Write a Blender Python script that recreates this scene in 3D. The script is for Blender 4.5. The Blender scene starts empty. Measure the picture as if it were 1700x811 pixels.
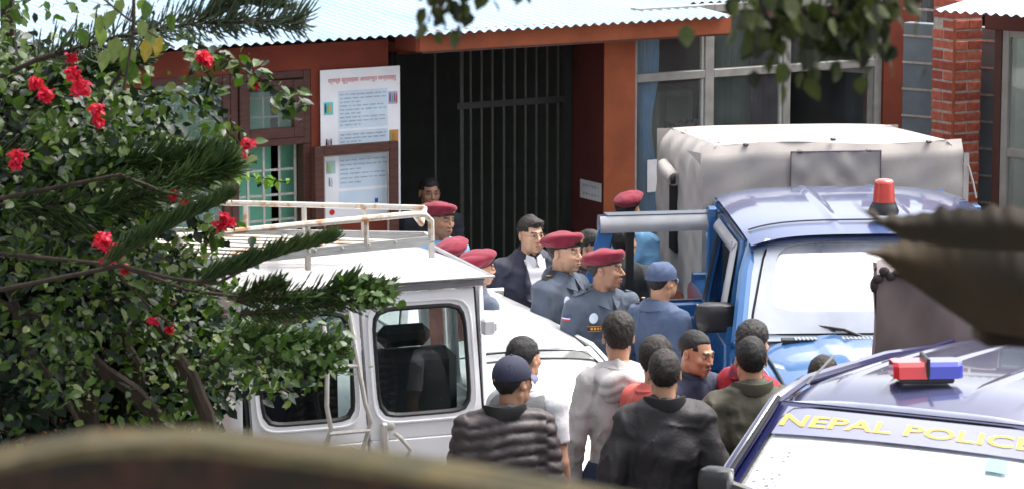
import bpy, math, random
import numpy as np
from mathutils import Vector, Matrix
from math import sin, cos, tan, pi, radians as RAD, sqrt, atan2

# ------------------------------------------------------------------ camera, world, sun, exposure
SC = bpy.context.scene
COL = SC.collection
rnd = random.Random(7)
FX = 5400.0; CX, CY = 850.0, 405.5
PITCH = math.atan(885.5/5400.0); CAMZ = 4.8
cam_d = bpy.data.cameras.new("camera"); cam = bpy.data.objects.new("camera", cam_d); COL.objects.link(cam)
cam.location = (0, 0, CAMZ); cam.rotation_euler = (pi/2-PITCH, 0, 0)
cam_d.sensor_width = 36.0; cam_d.lens = 36.0*FX/1700.0
cam_d.clip_start = 0.1; cam_d.clip_end = 2000
cam_d.dof.use_dof = True; cam_d.dof.focus_distance = 18.6; cam_d.dof.aperture_fstop = 5.8
SC.camera = cam
W = bpy.data.worlds.new("World"); SC.world = W; W.use_nodes = True
nt = W.node_tree; nt.nodes.clear()
SUN_EL, SUN_AZ = 62.0, 62.0      # azimuth clockwise from +Y: soft light from above, behind the scene at right
sky = nt.nodes.new('ShaderNodeTexSky'); sky.sky_type = 'NISHITA'; sky.sun_disc = False
sky.sun_elevation = RAD(SUN_EL); sky.sun_rotation = RAD(SUN_AZ); sky.dust_density = 6.0; sky.air_density = 1.0; sky.ozone_density = 1.0
hs = nt.nodes.new('ShaderNodeHueSaturation'); hs.inputs['Saturation'].default_value = 0.30
bg = nt.nodes.new('ShaderNodeBackground'); bg.inputs['Strength'].default_value = 0.15
wo = nt.nodes.new('ShaderNodeOutputWorld')
nt.links.new(sky.outputs[0], hs.inputs['Color']); nt.links.new(hs.outputs[0], bg.inputs[0]); nt.links.new(bg.outputs[0], wo.inputs[0])
sd = bpy.data.lights.new("sun", 'SUN'); so = bpy.data.objects.new("sun", sd); COL.objects.link(so)
sd.energy = 1.0; sd.angle = RAD(30); sd.color = (1.0, 0.955, 0.89)
_e, _a = RAD(SUN_EL), RAD(SUN_AZ)
_dir = Vector((sin(_a)*cos(_e), cos(_a)*cos(_e), sin(_e)))
so.rotation_euler = _dir.to_track_quat('Z', 'Y').to_euler()
SC.view_settings.view_transform = 'Standard'; SC.view_settings.look = 'None'
SC.view_settings.exposure = 1.42; SC.view_settings.gamma = 1.0
SC.cycles.max_bounces = 7; SC.cycles.transparent_max_bounces = 16
SC.cycles.use_denoising = True

# ------------------------------------------------------------------ picture <-> place
def ray(px, py):
    X = (px-CX)/FX; Y = -(py-CY)/FX
    return Vector((X, cos(PITCH)+Y*sin(PITCH), -sin(PITCH)+Y*cos(PITCH)))
def P(px, py, d):
    r = ray(px, py); return Vector((0, 0, CAMZ)) + r*(d/r.y)
def G(px, py, z):
    r = ray(px, py); t = (z-CAMZ)/r.z; return Vector((0, 0, CAMZ)) + r*t

# ------------------------------------------------------------------ materials
_M = {}
def mat(name, col, rough=0.6, metal=0.0, var=0.08, vs=6.0, bump=0.0, bs=60.0, coat=0.0, spec=0.5, vcol=None,
        col2=None, c2s=3.0, c2t=(0.5, 0.65), sheen=0.0, trans=0.0, sub=0.0, stretch=None, emit=None):
    if name in _M: return _M[name]
    m = bpy.data.materials.new(name); m.use_nodes = True; n = m.node_tree; N = n.nodes; L = n.links
    b = N['Principled BSDF']
    b.inputs['Roughness'].default_value = rough; b.inputs['Metallic'].default_value = metal
    b.inputs['Coat Weight'].default_value = coat; b.inputs['Coat Roughness'].default_value = 0.04
    b.inputs['Specular IOR Level'].default_value = spec
    b.inputs['Sheen Weight'].default_value = sheen
    b.inputs['Transmission Weight'].default_value = trans
    if sub: b.inputs['Subsurface Weight'].default_value = sub; b.inputs['Subsurface Scale'].default_value = 0.01; b.inputs['Subsurface Radius'].default_value = (1, .35, .2)
    tc = N.new('ShaderNodeTexCoord'); src = tc.outputs['Object']
    if stretch:
        mp = N.new('ShaderNodeMapping'); mp.inputs['Scale'].default_value = stretch
        L.new(src, mp.inputs['Vector']); src = mp.outputs[0]
    if vcol:
        at = N.new('ShaderNodeAttribute'); at.attribute_name = vcol; cur = at.outputs['Color']
    else:
        rgb = N.new('ShaderNodeRGB'); rgb.outputs[0].default_value = (*col, 1); cur = rgb.outputs[0]
    if col2:
        nz = N.new('ShaderNodeTexNoise'); nz.inputs['Scale'].default_value = c2s; nz.inputs['Detail'].default_value = 6
        nz.inputs['Roughness'].default_value = 0.65
        L.new(src, nz.inputs['Vector'])
        mr = N.new('ShaderNodeMapRange'); mr.inputs[1].default_value = c2t[0]; mr.inputs[2].default_value = c2t[1]
        L.new(nz.outputs[0], mr.inputs[0])
        mx = N.new('ShaderNodeMix'); mx.data_type = 'RGBA'; mx.inputs[7].default_value = (*col2, 1)
        L.new(mr.outputs[0], mx.inputs[0]); L.new(cur, mx.inputs[6]); cur = mx.outputs[2]
    if var:
        nz = N.new('ShaderNodeTexNoise'); nz.inputs['Scale'].default_value = vs; nz.inputs['Detail'].default_value = 5
        L.new(src, nz.inputs['Vector'])
        mr = N.new('ShaderNodeMapRange'); mr.inputs[1].default_value = .3; mr.inputs[2].default_value = .7
        mr.inputs[3].default_value = 1-var*1.6; mr.inputs[4].default_value = 1+var*1.6
        L.new(nz.outputs[0], mr.inputs[0])
        mx = N.new('ShaderNodeVectorMath'); mx.operation = 'SCALE'
        L.new(cur, mx.inputs[0]); L.new(mr.outputs[0], mx.inputs['Scale']); cur = mx.outputs[0]
    L.new(cur, b.inputs['Base Color'])
    if bump:
        nz = N.new('ShaderNodeTexNoise'); nz.inputs['Scale'].default_value = bs; nz.inputs['Detail'].default_value = 4
        L.new(src, nz.inputs['Vector'])
        bp = N.new('ShaderNodeBump'); bp.inputs['Strength'].default_value = bump; bp.inputs['Distance'].default_value = 0.01
        L.new(nz.outputs[0], bp.inputs['Height']); L.new(bp.outputs[0], b.inputs['Normal'])
    _M[name] = m; return m
def glass(name, tint, refl=0.12, rough=0.02, dirt_glare=0.0, ior=1.5):
    m = bpy.data.materials.new(name); m.use_nodes = True; N = m.node_tree.nodes; L = m.node_tree.links; N.clear()
    o = N.new('ShaderNodeOutputMaterial'); t = N.new('ShaderNodeBsdfTransparent'); t.inputs[0].default_value = (*tint, 1)
    g = N.new('ShaderNodeBsdfGlossy'); g.inputs['Roughness'].default_value = rough; g.inputs[0].default_value = (.95, .97, 1, 1)
    f = N.new('ShaderNodeFresnel'); f.inputs[0].default_value = ior
    a = N.new('ShaderNodeMath'); a.operation = 'ADD'; a.inputs[1].default_value = refl; a.use_clamp = True
    x = N.new('ShaderNodeMixShader'); L.new(f.outputs[0], a.inputs[0]); L.new(a.outputs[0], x.inputs[0])
    L.new(t.outputs[0], x.inputs[1]); L.new(g.outputs[0], x.inputs[2]); cur = x.outputs[0]
    if dirt_glare:  # white diffuse film: dust on panes, painted sky glare on windscreens
        d = N.new('ShaderNodeBsdfDiffuse'); d.inputs[0].default_value = (.8, .8, .82, 1)
        nz = N.new('ShaderNodeTexNoise'); nz.inputs['Scale'].default_value = 5; nz.inputs['Detail'].default_value = 6
        tc = N.new('ShaderNodeTexCoord'); L.new(tc.outputs['Object'], nz.inputs['Vector'])
        mr = N.new('ShaderNodeMapRange'); mr.inputs[1].default_value = .3; mr.inputs[2].default_value = .75; mr.inputs[3].default_value = dirt_glare*.5; mr.inputs[4].default_value = dirt_glare*1.4
        L.new(nz.outputs[0], mr.inputs[0]); y = N.new('ShaderNodeMixShader'); L.new(mr.outputs[0], y.inputs[0]); L.new(cur, y.inputs[1]); L.new(d.outputs[0], y.inputs[2]); cur = y.outputs[0]
    L.new(cur, o.inputs[0]); _M[name] = m; return m

# ------------------------------------------------------------------ mesh collecting
class MB:
    def __init__(s): s.v = []; s.f = []; s.m = []; s.c = None
    def add(s, vs, fs, mi=0):
        o = len(s.v); s.v.extend([tuple(p) for p in vs]); s.f.extend([tuple(i+o for i in q) for q in fs]); s.m.extend([mi]*len(fs)); return s
    def box(s, c, d, rz=0, mi=0, M=None, bev=0.0):
        hx, hy, hz = d[0]/2, d[1]/2, d[2]/2
        if bev > 0:
            b = min(bev, hx*.9, hy*.9, hz*.9); vs = []
            for sx in (-1, 1):
                for sy in (-1, 1):
                    for sz in (-1, 1):
                        vs += [(sx*(hx-b), sy*(hy-b), sz*hz), (sx*(hx-b), sy*hy, sz*(hz-b)), (sx*hx, sy*(hy-b), sz*(hz-b))]
            def I(sx, sy, sz, k): return (((sx > 0)*2+(sy > 0))*2+(sz > 0))*3+k
            fs = []
            for z in (-1, 1): fs.append([I(-1, -1, z, 0), I(1, -1, z, 0), I(1, 1, z, 0), I(-1, 1, z, 0)][::z])
            for y in (-1, 1): fs.append([I(-1, y, -1, 1), I(-1, y, 1, 1), I(1, y, 1, 1), I(1, y, -1, 1)][::y])
            for x in (-1, 1): fs.append([I(x, -1, -1, 2), I(x, 1, -1, 2), I(x, 1, 1, 2), I(x, -1, 1, 2)][::x])
            for y in (-1, 1):
                for z in (-1, 1): fs.append([I(-1, y, z, 0), I(1, y, z, 0), I(1, y, z, 1), I(-1, y, z, 1)][::(y*z)])
            for x in (-1, 1):
                for z in (-1, 1): fs.append([I(x, -1, z, 0), I(x, -1, z, 2), I(x, 1, z, 2), I(x, 1, z, 0)][::(x*z)])
            for x in (-1, 1):
                for y in (-1, 1): fs.append([I(x, y, -1, 1), I(x, y, 1, 1), I(x, y, 1, 2), I(x, y, -1, 2)][::(-x*y)])
            for x in (-1, 1):
                for y in (-1, 1):
                    for z in (-1, 1): fs.append([I(x, y, z, 0), I(x, y, z, 1), I(x, y, z, 2)][::(x*y*z)])
        else:
            vs = [(sx*hx, sy*hy, sz*hz) for sz in (-1, 1) for sy in (-1, 1) for sx in (-1, 1)]
            fs = [(0, 2, 3, 1), (4, 5, 7, 6), (0, 1, 5, 4), (2, 6, 7, 3), (0, 4, 6, 2), (1, 3, 7, 5)]
        R = M if M else Matrix.Rotation(rz, 3, 'Z'); c = Vector(c)
        return s.add([c+R@Vector(v) for v in vs], fs, mi)
    def tube(s, pts, r, n=8, mi=0, cap=True):
        pts = [Vector(p) for p in pts]; k = len(pts); rs = r if isinstance(r, (list, tuple)) else [r]*k
        up = None; vs = []
        for i, p in enumerate(pts):
            t = (pts[min(i+1, k-1)]-pts[max(i-1, 0)]).normalized()
            if up is None: up = t.orthogonal().normalized()
            else:
                up = (up-t*up.dot(t)); up = up.normalized() if up.length > 1e-6 else t.orthogonal().normalized()
            w = t.cross(up)
            for j in range(n):
                a = 2*pi*j/n; vs.append(p+(up*cos(a)+w*sin(a))*rs[i])
        fs = [(i*n+j, i*n+(j+1) % n, (i+1)*n+(j+1) % n, (i+1)*n+j) for i in range(k-1) for j in range(n)]
        if cap: fs += [tuple(range(n))[::-1], tuple((k-1)*n+j for j in range(n))]
        return s.add(vs, fs, mi)
    def lathe(s, prof, n=24, c=(0, 0, 0), M=None, mi=0):
        R = M if M else Matrix.Identity(3); c = Vector(c); vs = []
        for (r, z) in prof:
            for j in range(n): a = 2*pi*j/n; vs.append(c+R@Vector((r*cos(a), r*sin(a), z)))
        k = len(prof)
        fs = [(i*n+j, i*n+(j+1) % n, (i+1)*n+(j+1) % n, (i+1)*n+j) for i in range(k-1) for j in range(n)]
        fs += [tuple(range(n))[::-1], tuple((k-1)*n+j for j in range(n))]
        return s.add(vs, fs, mi)
    def patch(s, fn, nu, nv, mi=0, flip=False):
        vs = [fn(i/nu, j/nv) for j in range(nv+1) for i in range(nu+1)]
        fs = [(j*(nu+1)+i, j*(nu+1)+i+1, (j+1)*(nu+1)+i+1, (j+1)*(nu+1)+i) for j in range(nv) for i in range(nu)]
        if flip: fs = [f[::-1] for f in fs]
        return s.add(vs, fs, mi)
    def prism(s, poly, a, b, mi=0):     # poly: list of points (x,z) extruded along y a..b
        n = len(poly); vs = [(x, a, z) for x, z in poly]+[(x, b, z) for x, z in poly]
        fs = [tuple(range(n)), tuple(range(2*n-1, n-1, -1))]+[(i, n+i, n+(i+1) % n, (i+1) % n) for i in range(n)]
        return s.add(vs, fs, mi)
    def sphere(s, c, r, n=10, mi=0, M=None):
        c = Vector(c); r = Vector(r) if hasattr(r, '__len__') else Vector((r, r, r)); vs = []; k = max(4, n//2+1)
        R = M if M else Matrix.Identity(3)
        for i in range(1, k):
            t = pi*i/k
            for j in range(n): a = 2*pi*j/n; vs.append(c+R@Vector((r.x*sin(t)*cos(a), r.y*sin(t)*sin(a), r.z*cos(t))))
        o = len(vs); vs += [c+R@Vector((0, 0, r.z)), c-R@Vector((0, 0, r.z))]
        fs = [(i*n+j, (i+1)*n+j, (i+1)*n+(j+1) % n, i*n+(j+1) % n) for i in range(k-2) for j in range(n)]
        fs += [(o, j, (j+1) % n) for j in range(n)]+[(o+1, (k-2)*n+(j+1) % n, (k-2)*n+j) for j in range(n)]
        return s.add(vs, fs, mi)
    def mesh(s, name, mats, smooth=True):
        me = bpy.data.meshes.new(name)
        me.from_pydata([tuple(v) for v in s.v], [], s.f)
        for m in (mats if isinstance(mats, (list, tuple)) else [mats]): me.materials.append(m)
        if any(s.m): me.polygons.foreach_set('material_index', s.m)
        if smooth:
            me.polygons.foreach_set('use_smooth', [True]*len(s.f))
            try: me.set_sharp_from_angle(angle=RAD(38))
            except Exception: pass
        me.update(); return me
    def obj(s, name, mats, parent=None, smooth=True, loc=None, rot=None):
        return link(name, s.mesh(name, mats, smooth), parent, loc, rot)
def link(name, me, parent=None, loc=None, rot=None):
    o = bpy.data.objects.new(name, me); COL.objects.link(o)
    if parent is not None: o.parent = parent
    if loc is not None: o.location = loc
    if rot is not None: o.rotation_euler = rot
    return o
def thing(name, label, cat, loc=(0, 0, 0), rz=0.0, group=None, rot=None):
    o = link(name, None, None, loc, rot if rot else (0, 0, rz)); o['label'] = label; o['category'] = cat
    if group: o['group'] = group
    return o
def tag(o, label=None, cat=None, group=None, kind=None):
    if label: o['label'] = label
    if cat: o['category'] = cat
    if group: o['group'] = group
    if kind: o['kind'] = kind
    return o
def bil(c, u, v):
    a, b, d, e = [Vector(k) for k in c]  # bl br tr tl
    return a*(1-u)*(1-v)+b*u*(1-v)+d*u*v+e*(1-u)*v
def window_panel(corners, hole, frame, seal, pane, bulge=0.0, power=6, th=0.025, sealw=0.05, nrm=None, n=48):
    """frame: MB for the painted panel with a rounded hole, seal: MB for the rubber, pane: MB for the glass"""
    c = [Vector(k) for k in corners]
    nn = ((c[1]-c[0]).cross(c[3]-c[0])).normalized() if nrm is None else Vector(nrm)
    S = lambda u, v, o=0.0: bil(c, u, v)+nn*(bulge*(1-(2*u-1)**2)*(1-(2*v-1)**2)+o)
    u0, u1, v0, v1 = hole; uc, vc = (u0+u1)/2, (v0+v1)/2; a, b = (u1-u0)/2, (v1-v0)/2
    angs = sorted(set([2*pi*i/n for i in range(n)]+[atan2(y-vc, x-uc) % (2*pi) for x in (0, 1) for y in (0, 1)]))
    inn, out = [], []
    for t in angs:
        ct, st = cos(t), sin(t); r = (abs(ct/a)**power+abs(st/b)**power)**(-1/power)
        inn.append((uc+r*ct, vc+r*st))
        k = 1e9
        if ct > 1e-9: k = min(k, (1-uc)/ct)
        if ct < -1e-9: k = min(k, -uc/ct)
        if st > 1e-9: k = min(k, (1-vc)/st)
        if st < -1e-9: k = min(k, -vc/st)
        out.append((uc+k*ct, vc+k*st))
    m = len(angs); L = lambda p, q, t: (p[0]+(q[0]-p[0])*t, p[1]+(q[1]-p[1])*t)
    rings = [[S(*L(out[i], inn[i], t)) for i in range(m)] for t in (0, .5, 1)]
    rings.append([S(*inn[i], -th) for i in range(m)])
    vs = [p for r in rings for p in r]
    frame.add(vs, [(k*m+i, k*m+(i+1) % m, (k+1)*m+(i+1) % m, (k+1)*m+i) for k in range(3) for i in range(m)])
    back = [S(*out[i], -th) for i in range(m)]
    frame.add(back+rings[3], [(i, m+i, m+(i+1) % m, (i+1) % m) for i in range(m)])
    frame.add(rings[0]+back, [(i, m+i, m+(i+1) % m, (i+1) % m) for i in range(m)])
    if seal is not None:
        ce = (uc, vc); sc = lambda p, k: (uc+(p[0]-uc)*k, vc+(p[1]-vc)*k)
        k1 = 1+sealw*.35; k0 = 1-sealw*.65
        vs = [S(*sc(p, k1), .001) for p in inn]+[S(*sc(p, (k0+k1)/2), .010) for p in inn]+[S(*sc(p, k0), -.004) for p in inn]
        seal.add(vs, [(k*m+i, k*m+(i+1) % m, (k+1)*m+(i+1) % m, (k+1)*m+i) for k in range(2) for i in range(m)])
    if pane is not None:
        vs = [S(uc, vc, -.006)]; 
        for k in (.35, .7, 1.0): vs += [S(uc+(p[0]-uc)*k, vc+(p[1]-vc)*k, -.006) for p in inn]
        pane.add(vs, [(0, 1+i, 1+(i+1) % m) for i in range(m)]+[(1+k*m+i, 1+(k+1)*m+i, 1+(k+1)*m+(i+1) % m, 1+k*m+(i+1) % m) for k in range(2) for i in range(m)])
    return S
def flat_text(txt, size, extrude=0.0, font=None, shear=0.0, align='CENTER', spacing=1.0, bold=0.0):
    cu = bpy.data.curves.new('lettering', 'FONT'); cu.body = txt; cu.size = size; cu.extrude = extrude; cu.align_x = align; cu.align_y = 'CENTER'
    cu.shear = shear; cu.resolution_u = 3; cu.space_character = spacing; cu.offset = bold
    o = bpy.data.objects.new('lettering', cu); COL.objects.link(o)
    dg = bpy.context.evaluated_depsgraph_get(); me = bpy.data.meshes.new_from_object(o.evaluated_get(dg))
    bpy.data.objects.remove(o); bpy.data.curves.remove(cu); me.materials.clear(); return me

# ------------------------------------------------------------------ palette
blue = mat('blue_paint', (.022, .115, .30), .35, coat=1, var=.03)
roofblue = mat('blue_roof_paint', (.065, .095, .22), .3, coat=1, var=.05)
navy = mat('navy_paint', (.012, .014, .085), .3, coat=1, var=.04)
whitep = mat('white_paint', (.87, .87, .89), .3, coat=.8, var=.03, vs=2, col2=(.62, .61, .6), c2s=1.2, c2t=(.55, .9))
rubber = mat('rubber', (.012, .012, .013), .45, var=.1)
plastic = mat('black_plastic', (.02, .02, .022), .38, var=.1, bump=.05, bs=200)
chrome = mat('chrome', (.6, .6, .6), .22, metal=1, var=.04)
steel = mat('dull_steel', (.55, .53, .5), .45, metal=.4, var=.12, vs=20)
interior = mat('car_interior', (.012, .013, .015), .75, var=.2)
glass_clear = glass('vehicle_glass', (.62, .70, .68), .02, ior=1.3)
glass_dark = glass('tinted_glass', (.5, .56, .55), .04, ior=1.35)
glass_screen = glass('windscreen_glass', (.5, .55, .6), .70, .03, dirt_glare=.40)  # the diffuse white on these three windscreens is painted sky glare
glass_screen2 = glass('bright_windscreen_glass', (.5, .55, .6), .70, .03, dirt_glare=.45)
glass_saloon = glass('glaring_windscreen_glass', (.6, .65, .7), .75, .05, dirt_glare=.75)
# ------------------------------------------------------------------ ground
asphalt = mat('yard_asphalt', (.10, .095, .09), .9, var=.2, vs=3, bump=.5, bs=80, col2=(.16, .145, .125), c2s=.6, c2t=(.45, .6))
mb = MB(); mb.patch(lambda u, v: (-300+600*u, -200+700*v, 0), 12, 12)
tag(mb.obj('ground', asphalt), kind='structure')

# ------------------------------------------------------------------ main building (rotated 30 degrees, recedes to the right)
FYAW = RAD(30.5); F0 = P(645, 200, 22.0); F0 = Vector((F0.x, F0.y, 0))
FU = Vector((cos(FYAW), sin(FYAW), 0)); FN = Vector((-sin(FYAW), cos(FYAW), 0))   # FN points into the building
def F(px, py, v=0.0):
    r = ray(px, py); o = Vector((0, 0, CAMZ)); p0 = F0+FN*v
    t = (p0-o).dot(FN)/r.dot(FN); q = o+r*t
    return (q-F0).dot(FU), q.z
def fu(px, py, v=0.0): return F(px, py, v)[0]
def fz(px, py, v=0.0): return F(px, py, v)[1]
redwall = mat('red_plaster', (.19, .032, .012), .8, var=.12, vs=2.5, bump=.15, bs=30, col2=(.15, .024, .010), c2s=1.5)
orangewall = mat('orange_red_plaster', (.33, .085, .032), .8, var=.12, vs=3.5, bump=.2, bs=30, col2=(.24, .058, .022), c2s=2.2, c2t=(.5, .7))
maroon = mat('shaded_plaster', (.085, .012, .010), .85, var=.15, vs=3)
darkwood = mat('dark_brown_wood', (.075, .026, .018), .55, var=.2, vs=12, stretch=(1, 1, 6), bump=.1)
whitegrille = mat('white_grille_paint', (.5, .48, .44), .5, var=.15, vs=15, col2=(.25, .12, .06), c2s=14, c2t=(.6, .72))
greenroom = mat('green_room_wall', (.21, .60, .41), .8, var=.05)
palealu = mat('pale_window_frame', (.30, .29, .27), .45, var=.12, vs=10)
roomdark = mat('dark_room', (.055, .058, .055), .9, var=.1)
curtain = mat('blue_curtain', (.32, .56, .85), .85, var=.1, vs=10, stretch=(8, 8, .6))
darkcurtain = mat('dark_blue_curtain', (.030, .042, .095), .85, var=.15)
roofmat = mat('corrugated_sheet', (.34, .45, .55), .38, metal=.1, var=.06, vs=2, stretch=(1, .2, 1), col2=(.20, .36, .50), c2s=1.2, c2t=(.5, .7))
winglass = glass('window_glass', (.82, .87, .85), .02, ior=1.15, dirt_glare=.045)
winglass_pale = glass('dusty_window_glass', (.86, .92, .90), .03, .05, dirt_glare=.07, ior=1.2)

bld = thing('office_building', 'red plastered office building with white corrugated roof and barred doorway', 'building', F0, FYAW)
def bbox(name, u0, u1, v0, v1, z0, z1, m, bev=0.0, parent=None):
    b = MB(); b.box(((u0+u1)/2, (v0+v1)/2, (z0+z1)/2), (abs(u1-u0), abs(v1-v0), abs(z1-z0)), bev=bev)
    return b.obj(name, m, parent or bld, smooth=False)
TOP = 2.60
TH = .22
uW0, uW1 = fu(240, 250), fu(384, 250)         # left window bay (behind leaves)
uB0, uB1 = fu(384, 250), fu(517, 250)         # brown window bay
uWallR = 0.0
uDoorR = fu(1003, 200); uPostR = fu(1054, 200); uWinR = fu(1463, 200); uRedR = fu(1520, 200)
zT = fz(450, 119); zMid = fz(450, 238); zSill = .95
bbox('wall', -9, uW0, 0, TH, 0, TOP, redwall)
bbox('wall', uW0, uB1, 0, TH, zT, TOP, redwall)
bbox('wall', uW0, uB1, 0, TH, 0, zSill, redwall)
bbox('wall', uB1, uWallR, 0, TH, 0, TOP, redwall)
bbox('wall', uDoorR, uPostR, 0, .42, 0, TOP-.02, orangewall)
bbox('wall', uDoorR-.004, uDoorR, .003, .42, 0, TOP-.03, maroon)  # thin skin on the reveal: its shade painted as a darker plaster
bbox('wall', uPostR, uWinR, 0, TH, 0, .8, orangewall)
bbox('wall', uWinR, uRedR, -.02, TH, 0, 2.95, redwall)
bbox('wall', uRedR, uRedR+.42, .05, TH, 0, .8, redwall)
bbox('wall', uWallR, uRedR, .0, TH, 2.42, TOP-.01, redwall).location.y = .6
# interior boxes
bbox('room_wall', -9, uWallR-.02, 2.6, 2.7, 0, 2.58, greenroom)
bbox('room_wall', uWallR-.12, uWallR-.02, TH, 2.6, 0, 2.58, greenroom)
bbox('room_wall', -9, -8.9, TH, 2.6, 0, 2.58, greenroom)
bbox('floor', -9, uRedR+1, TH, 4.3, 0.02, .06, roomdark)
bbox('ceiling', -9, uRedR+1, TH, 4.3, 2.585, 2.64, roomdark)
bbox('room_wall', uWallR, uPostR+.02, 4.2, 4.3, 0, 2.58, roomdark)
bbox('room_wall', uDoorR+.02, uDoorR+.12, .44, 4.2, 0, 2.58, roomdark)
# doorway: grille of steel bars, half open shutter on the left
gv = .45
gm = mat('grille_steel', (.045, .045, .036), .6, var=.15, vs=20)
gdark = mat('dark_steel', (.02, .02, .02), .6, var=.15)
zcross = fz(850, 170, gv); zc2 = zcross-1.15
gate = thing('sliding_gate', 'closed gate of upright steel bars across the dark doorway', 'gate', F0+FN*gv, FYAW)
bars = []
barx = [722, 766, 781, 799, 817, 836, 854, 872, 890, 908, 926, 945]
for i, x in enumerate(barx):
    u = fu(x, 170, gv); w = .028 if x == 766 else .016
    b = MB(); b.box((0, 0, 1.25), (w, .014, 2.5)); b.obj('bar', gm, gate, smooth=False, loc=(u, 0, .05))
for z in (zcross, zc2, .15, 2.46):
    b = MB(); b.box(((fu(757, 170, gv)+fu(960, 170, gv))/2, -.012, z), (fu(960, 170, gv)-fu(757, 170, gv), .012, .045)); b.obj('crossbar', gdark, gate, smooth=False)
b = MB(); b.box((uDoorR-.03, 0, 1.25), (.05, .05, 2.5)); b.obj('gate_frame', gdark, gate, smooth=False)
sh = thing('folding_shutter', 'dark ribbed folding shutter behind the tall white poster', 'shutter', F0+FN*.3, FYAW)
for i in range(7):
    b = MB(); b.box((0, 0, 1.22), (.03, .03, 2.42), RAD(45)); b.obj('slat', mat('shutter_black', (.016, .016, .014), .6), sh, smooth=False, loc=(-.05+i*.045, 0, .05))
# fascia beam of the porch
vP = -.30
uf0, uf1 = fu(697, 60, vP), fu(1214, 45, vP)
zb0 = fz(700, 86, vP); zt0 = fz(700, 57, vP)
def strip(name, m, u0, u1, v, th, za, zb, bev=0):
    b = MB(); b.box(((u0+u1)/2, v+th/2, (za+zb)/2), (u1-u0, th, zb-za), bev=bev); return b.obj(name, m, bld, smooth=False)
strip('fascia', orangewall, uf0, uf1, vP, .05, zb0, zt0+.02)
bbox('fascia', uf0-.03, uf0, vP+.003, -.003, zb0, zt0+.02, redwall)
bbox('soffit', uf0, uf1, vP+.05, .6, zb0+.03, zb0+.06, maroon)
strip('trim', darkwood, uf0+.02, uf1+.02, vP+.012, .03, zb0-.016, zb0-.001)
# corrugated roof: two sheets sets
def corr_roof(name, parent, u0, u1, v0, v1, z0, pitch, per=.076, amp=.0095, m=roofmat, tilt=0.0):
    n = int((u1-u0)/per*8); xs = np.linspace(u0, u1, n+1); b = MB(); vv = [v0, (v0+v1)/2, v1]; vs = []
    for side in (0, 1):
        for v in vv:
            for x in xs: vs.append((x, v, z0+amp*sin(2*pi*x/per)+(v-v0)*pitch+tilt*(x-u0)-side*.0015))
    k = n+1; fs = []
    for s in (0, 1):
        for j in range(2):
            for i in range(n):
                q = (s*3*k+j*k+i, s*3*k+j*k+i+1, s*3*k+(j+1)*k+i+1, s*3*k+(j+1)*k+i); fs.append(q if s == 0 else q[::-1])
    for i in range(n): fs.append((i, 3*k+i, 3*k+i+1, i+1))
    b.add(vs, fs); return b.obj(name, m, parent)
ze = fz(690, 58, -.42)
u_l, u_r = -8.0, fu(1218, 32, -.42)
w = (u_r-u_l)/8
for i in range(8):
    corr_roof('roof_sheet', bld, u_l+i*w-(.04 if i else 0), u_l+(i+1)*w, -.42, 4.4, ze+.0022*(i % 2), .062)
# roof continues, set back behind the leaves
w2 = 1.0
for i in range(3):
    corr_roof('roof_sheet', bld, u_r+i*w2, u_r+(i+1)*w2+.04, .18, 4.4, ze+.02+.42*.062+.002*(i % 2), .062)
bbox('fascia', u_r+.02, uRedR, .2, .24, ze-.10, ze+.02, redwall)
# lintel of windows right
# ---- right-hand ribbon window
def bar(parent, name, u0, u1, v, th, z0, z1, m=palealu, bev=.004):
    b = MB(); b.box(((u0+u1)/2, v+th/2, (z0+z1)/2), (abs(u1-u0), th, abs(z1-z0)), bev=bev); return b.obj(name, m, parent, smooth=False)
win = link('window', None, bld)
zt = 2.72; zb = .80
ztr = fz(1250, 118)
muls = [(1054, 1058), (1170, 1185), (1300, 1312), (1451, 1463)]
for (a, c) in muls: bar(win, 'frame', fu(a, 200), fu(c, 200), .0, .07, zb, zt)
for k in range(3):
    a = fu(muls[k][1], 200); c = fu(muls[k+1][0], 200)
    bar(win, 'frame', a, c, .0, .06, ztr-.03, ztr+.03); bar(win, 'frame', a, c, .0, .06, zb-.001, zb+.06); bar(win, 'frame', a, c, .0, .06, zt-.06, zt-.001)
    # inner light beads on the left of mullions
    bar(win, 'frame', c-.022, c, .012, .04, ztr+.03, zt-.06, mat('light_bead', (.5, .49, .46), .5)); 
    if k < 2: bar(win, 'frame', c-.022, c, .012, .04, zb+.06, ztr-.03, _M['light_bead'])
    bar(win, 'pane', a, c-.02, .03, .006, ztr+.03, zt-.06, winglass, 0)
    if k < 2: bar(win, 'pane', a, c-.02, .03, .006, zb+.06, ztr-.03, winglass, 0)
# open sash in third bay
sa = link('window', None, bld, (fu(1450, 200), .02, 0), (0, 0, RAD(-62)))
Ls = fu(1451, 200)-fu(1312, 200)-.01
for (x0, x1, z0, z1) in ((-.045, 0, zb+.06, ztr-.035), (-Ls, -Ls+.045, zb+.06, ztr-.035), (-Ls+.046, -.046, zb+.061, zb+.11), (-Ls+.046, -.046, ztr-.085, ztr-.036)):
    bar(sa, 'sash', x0, x1, 0, .035, z0, z1)
bar(sa, 'pane', -Ls+.045, -.045, .015, .005, zb+.11, ztr-.085, winglass, 0)
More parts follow.
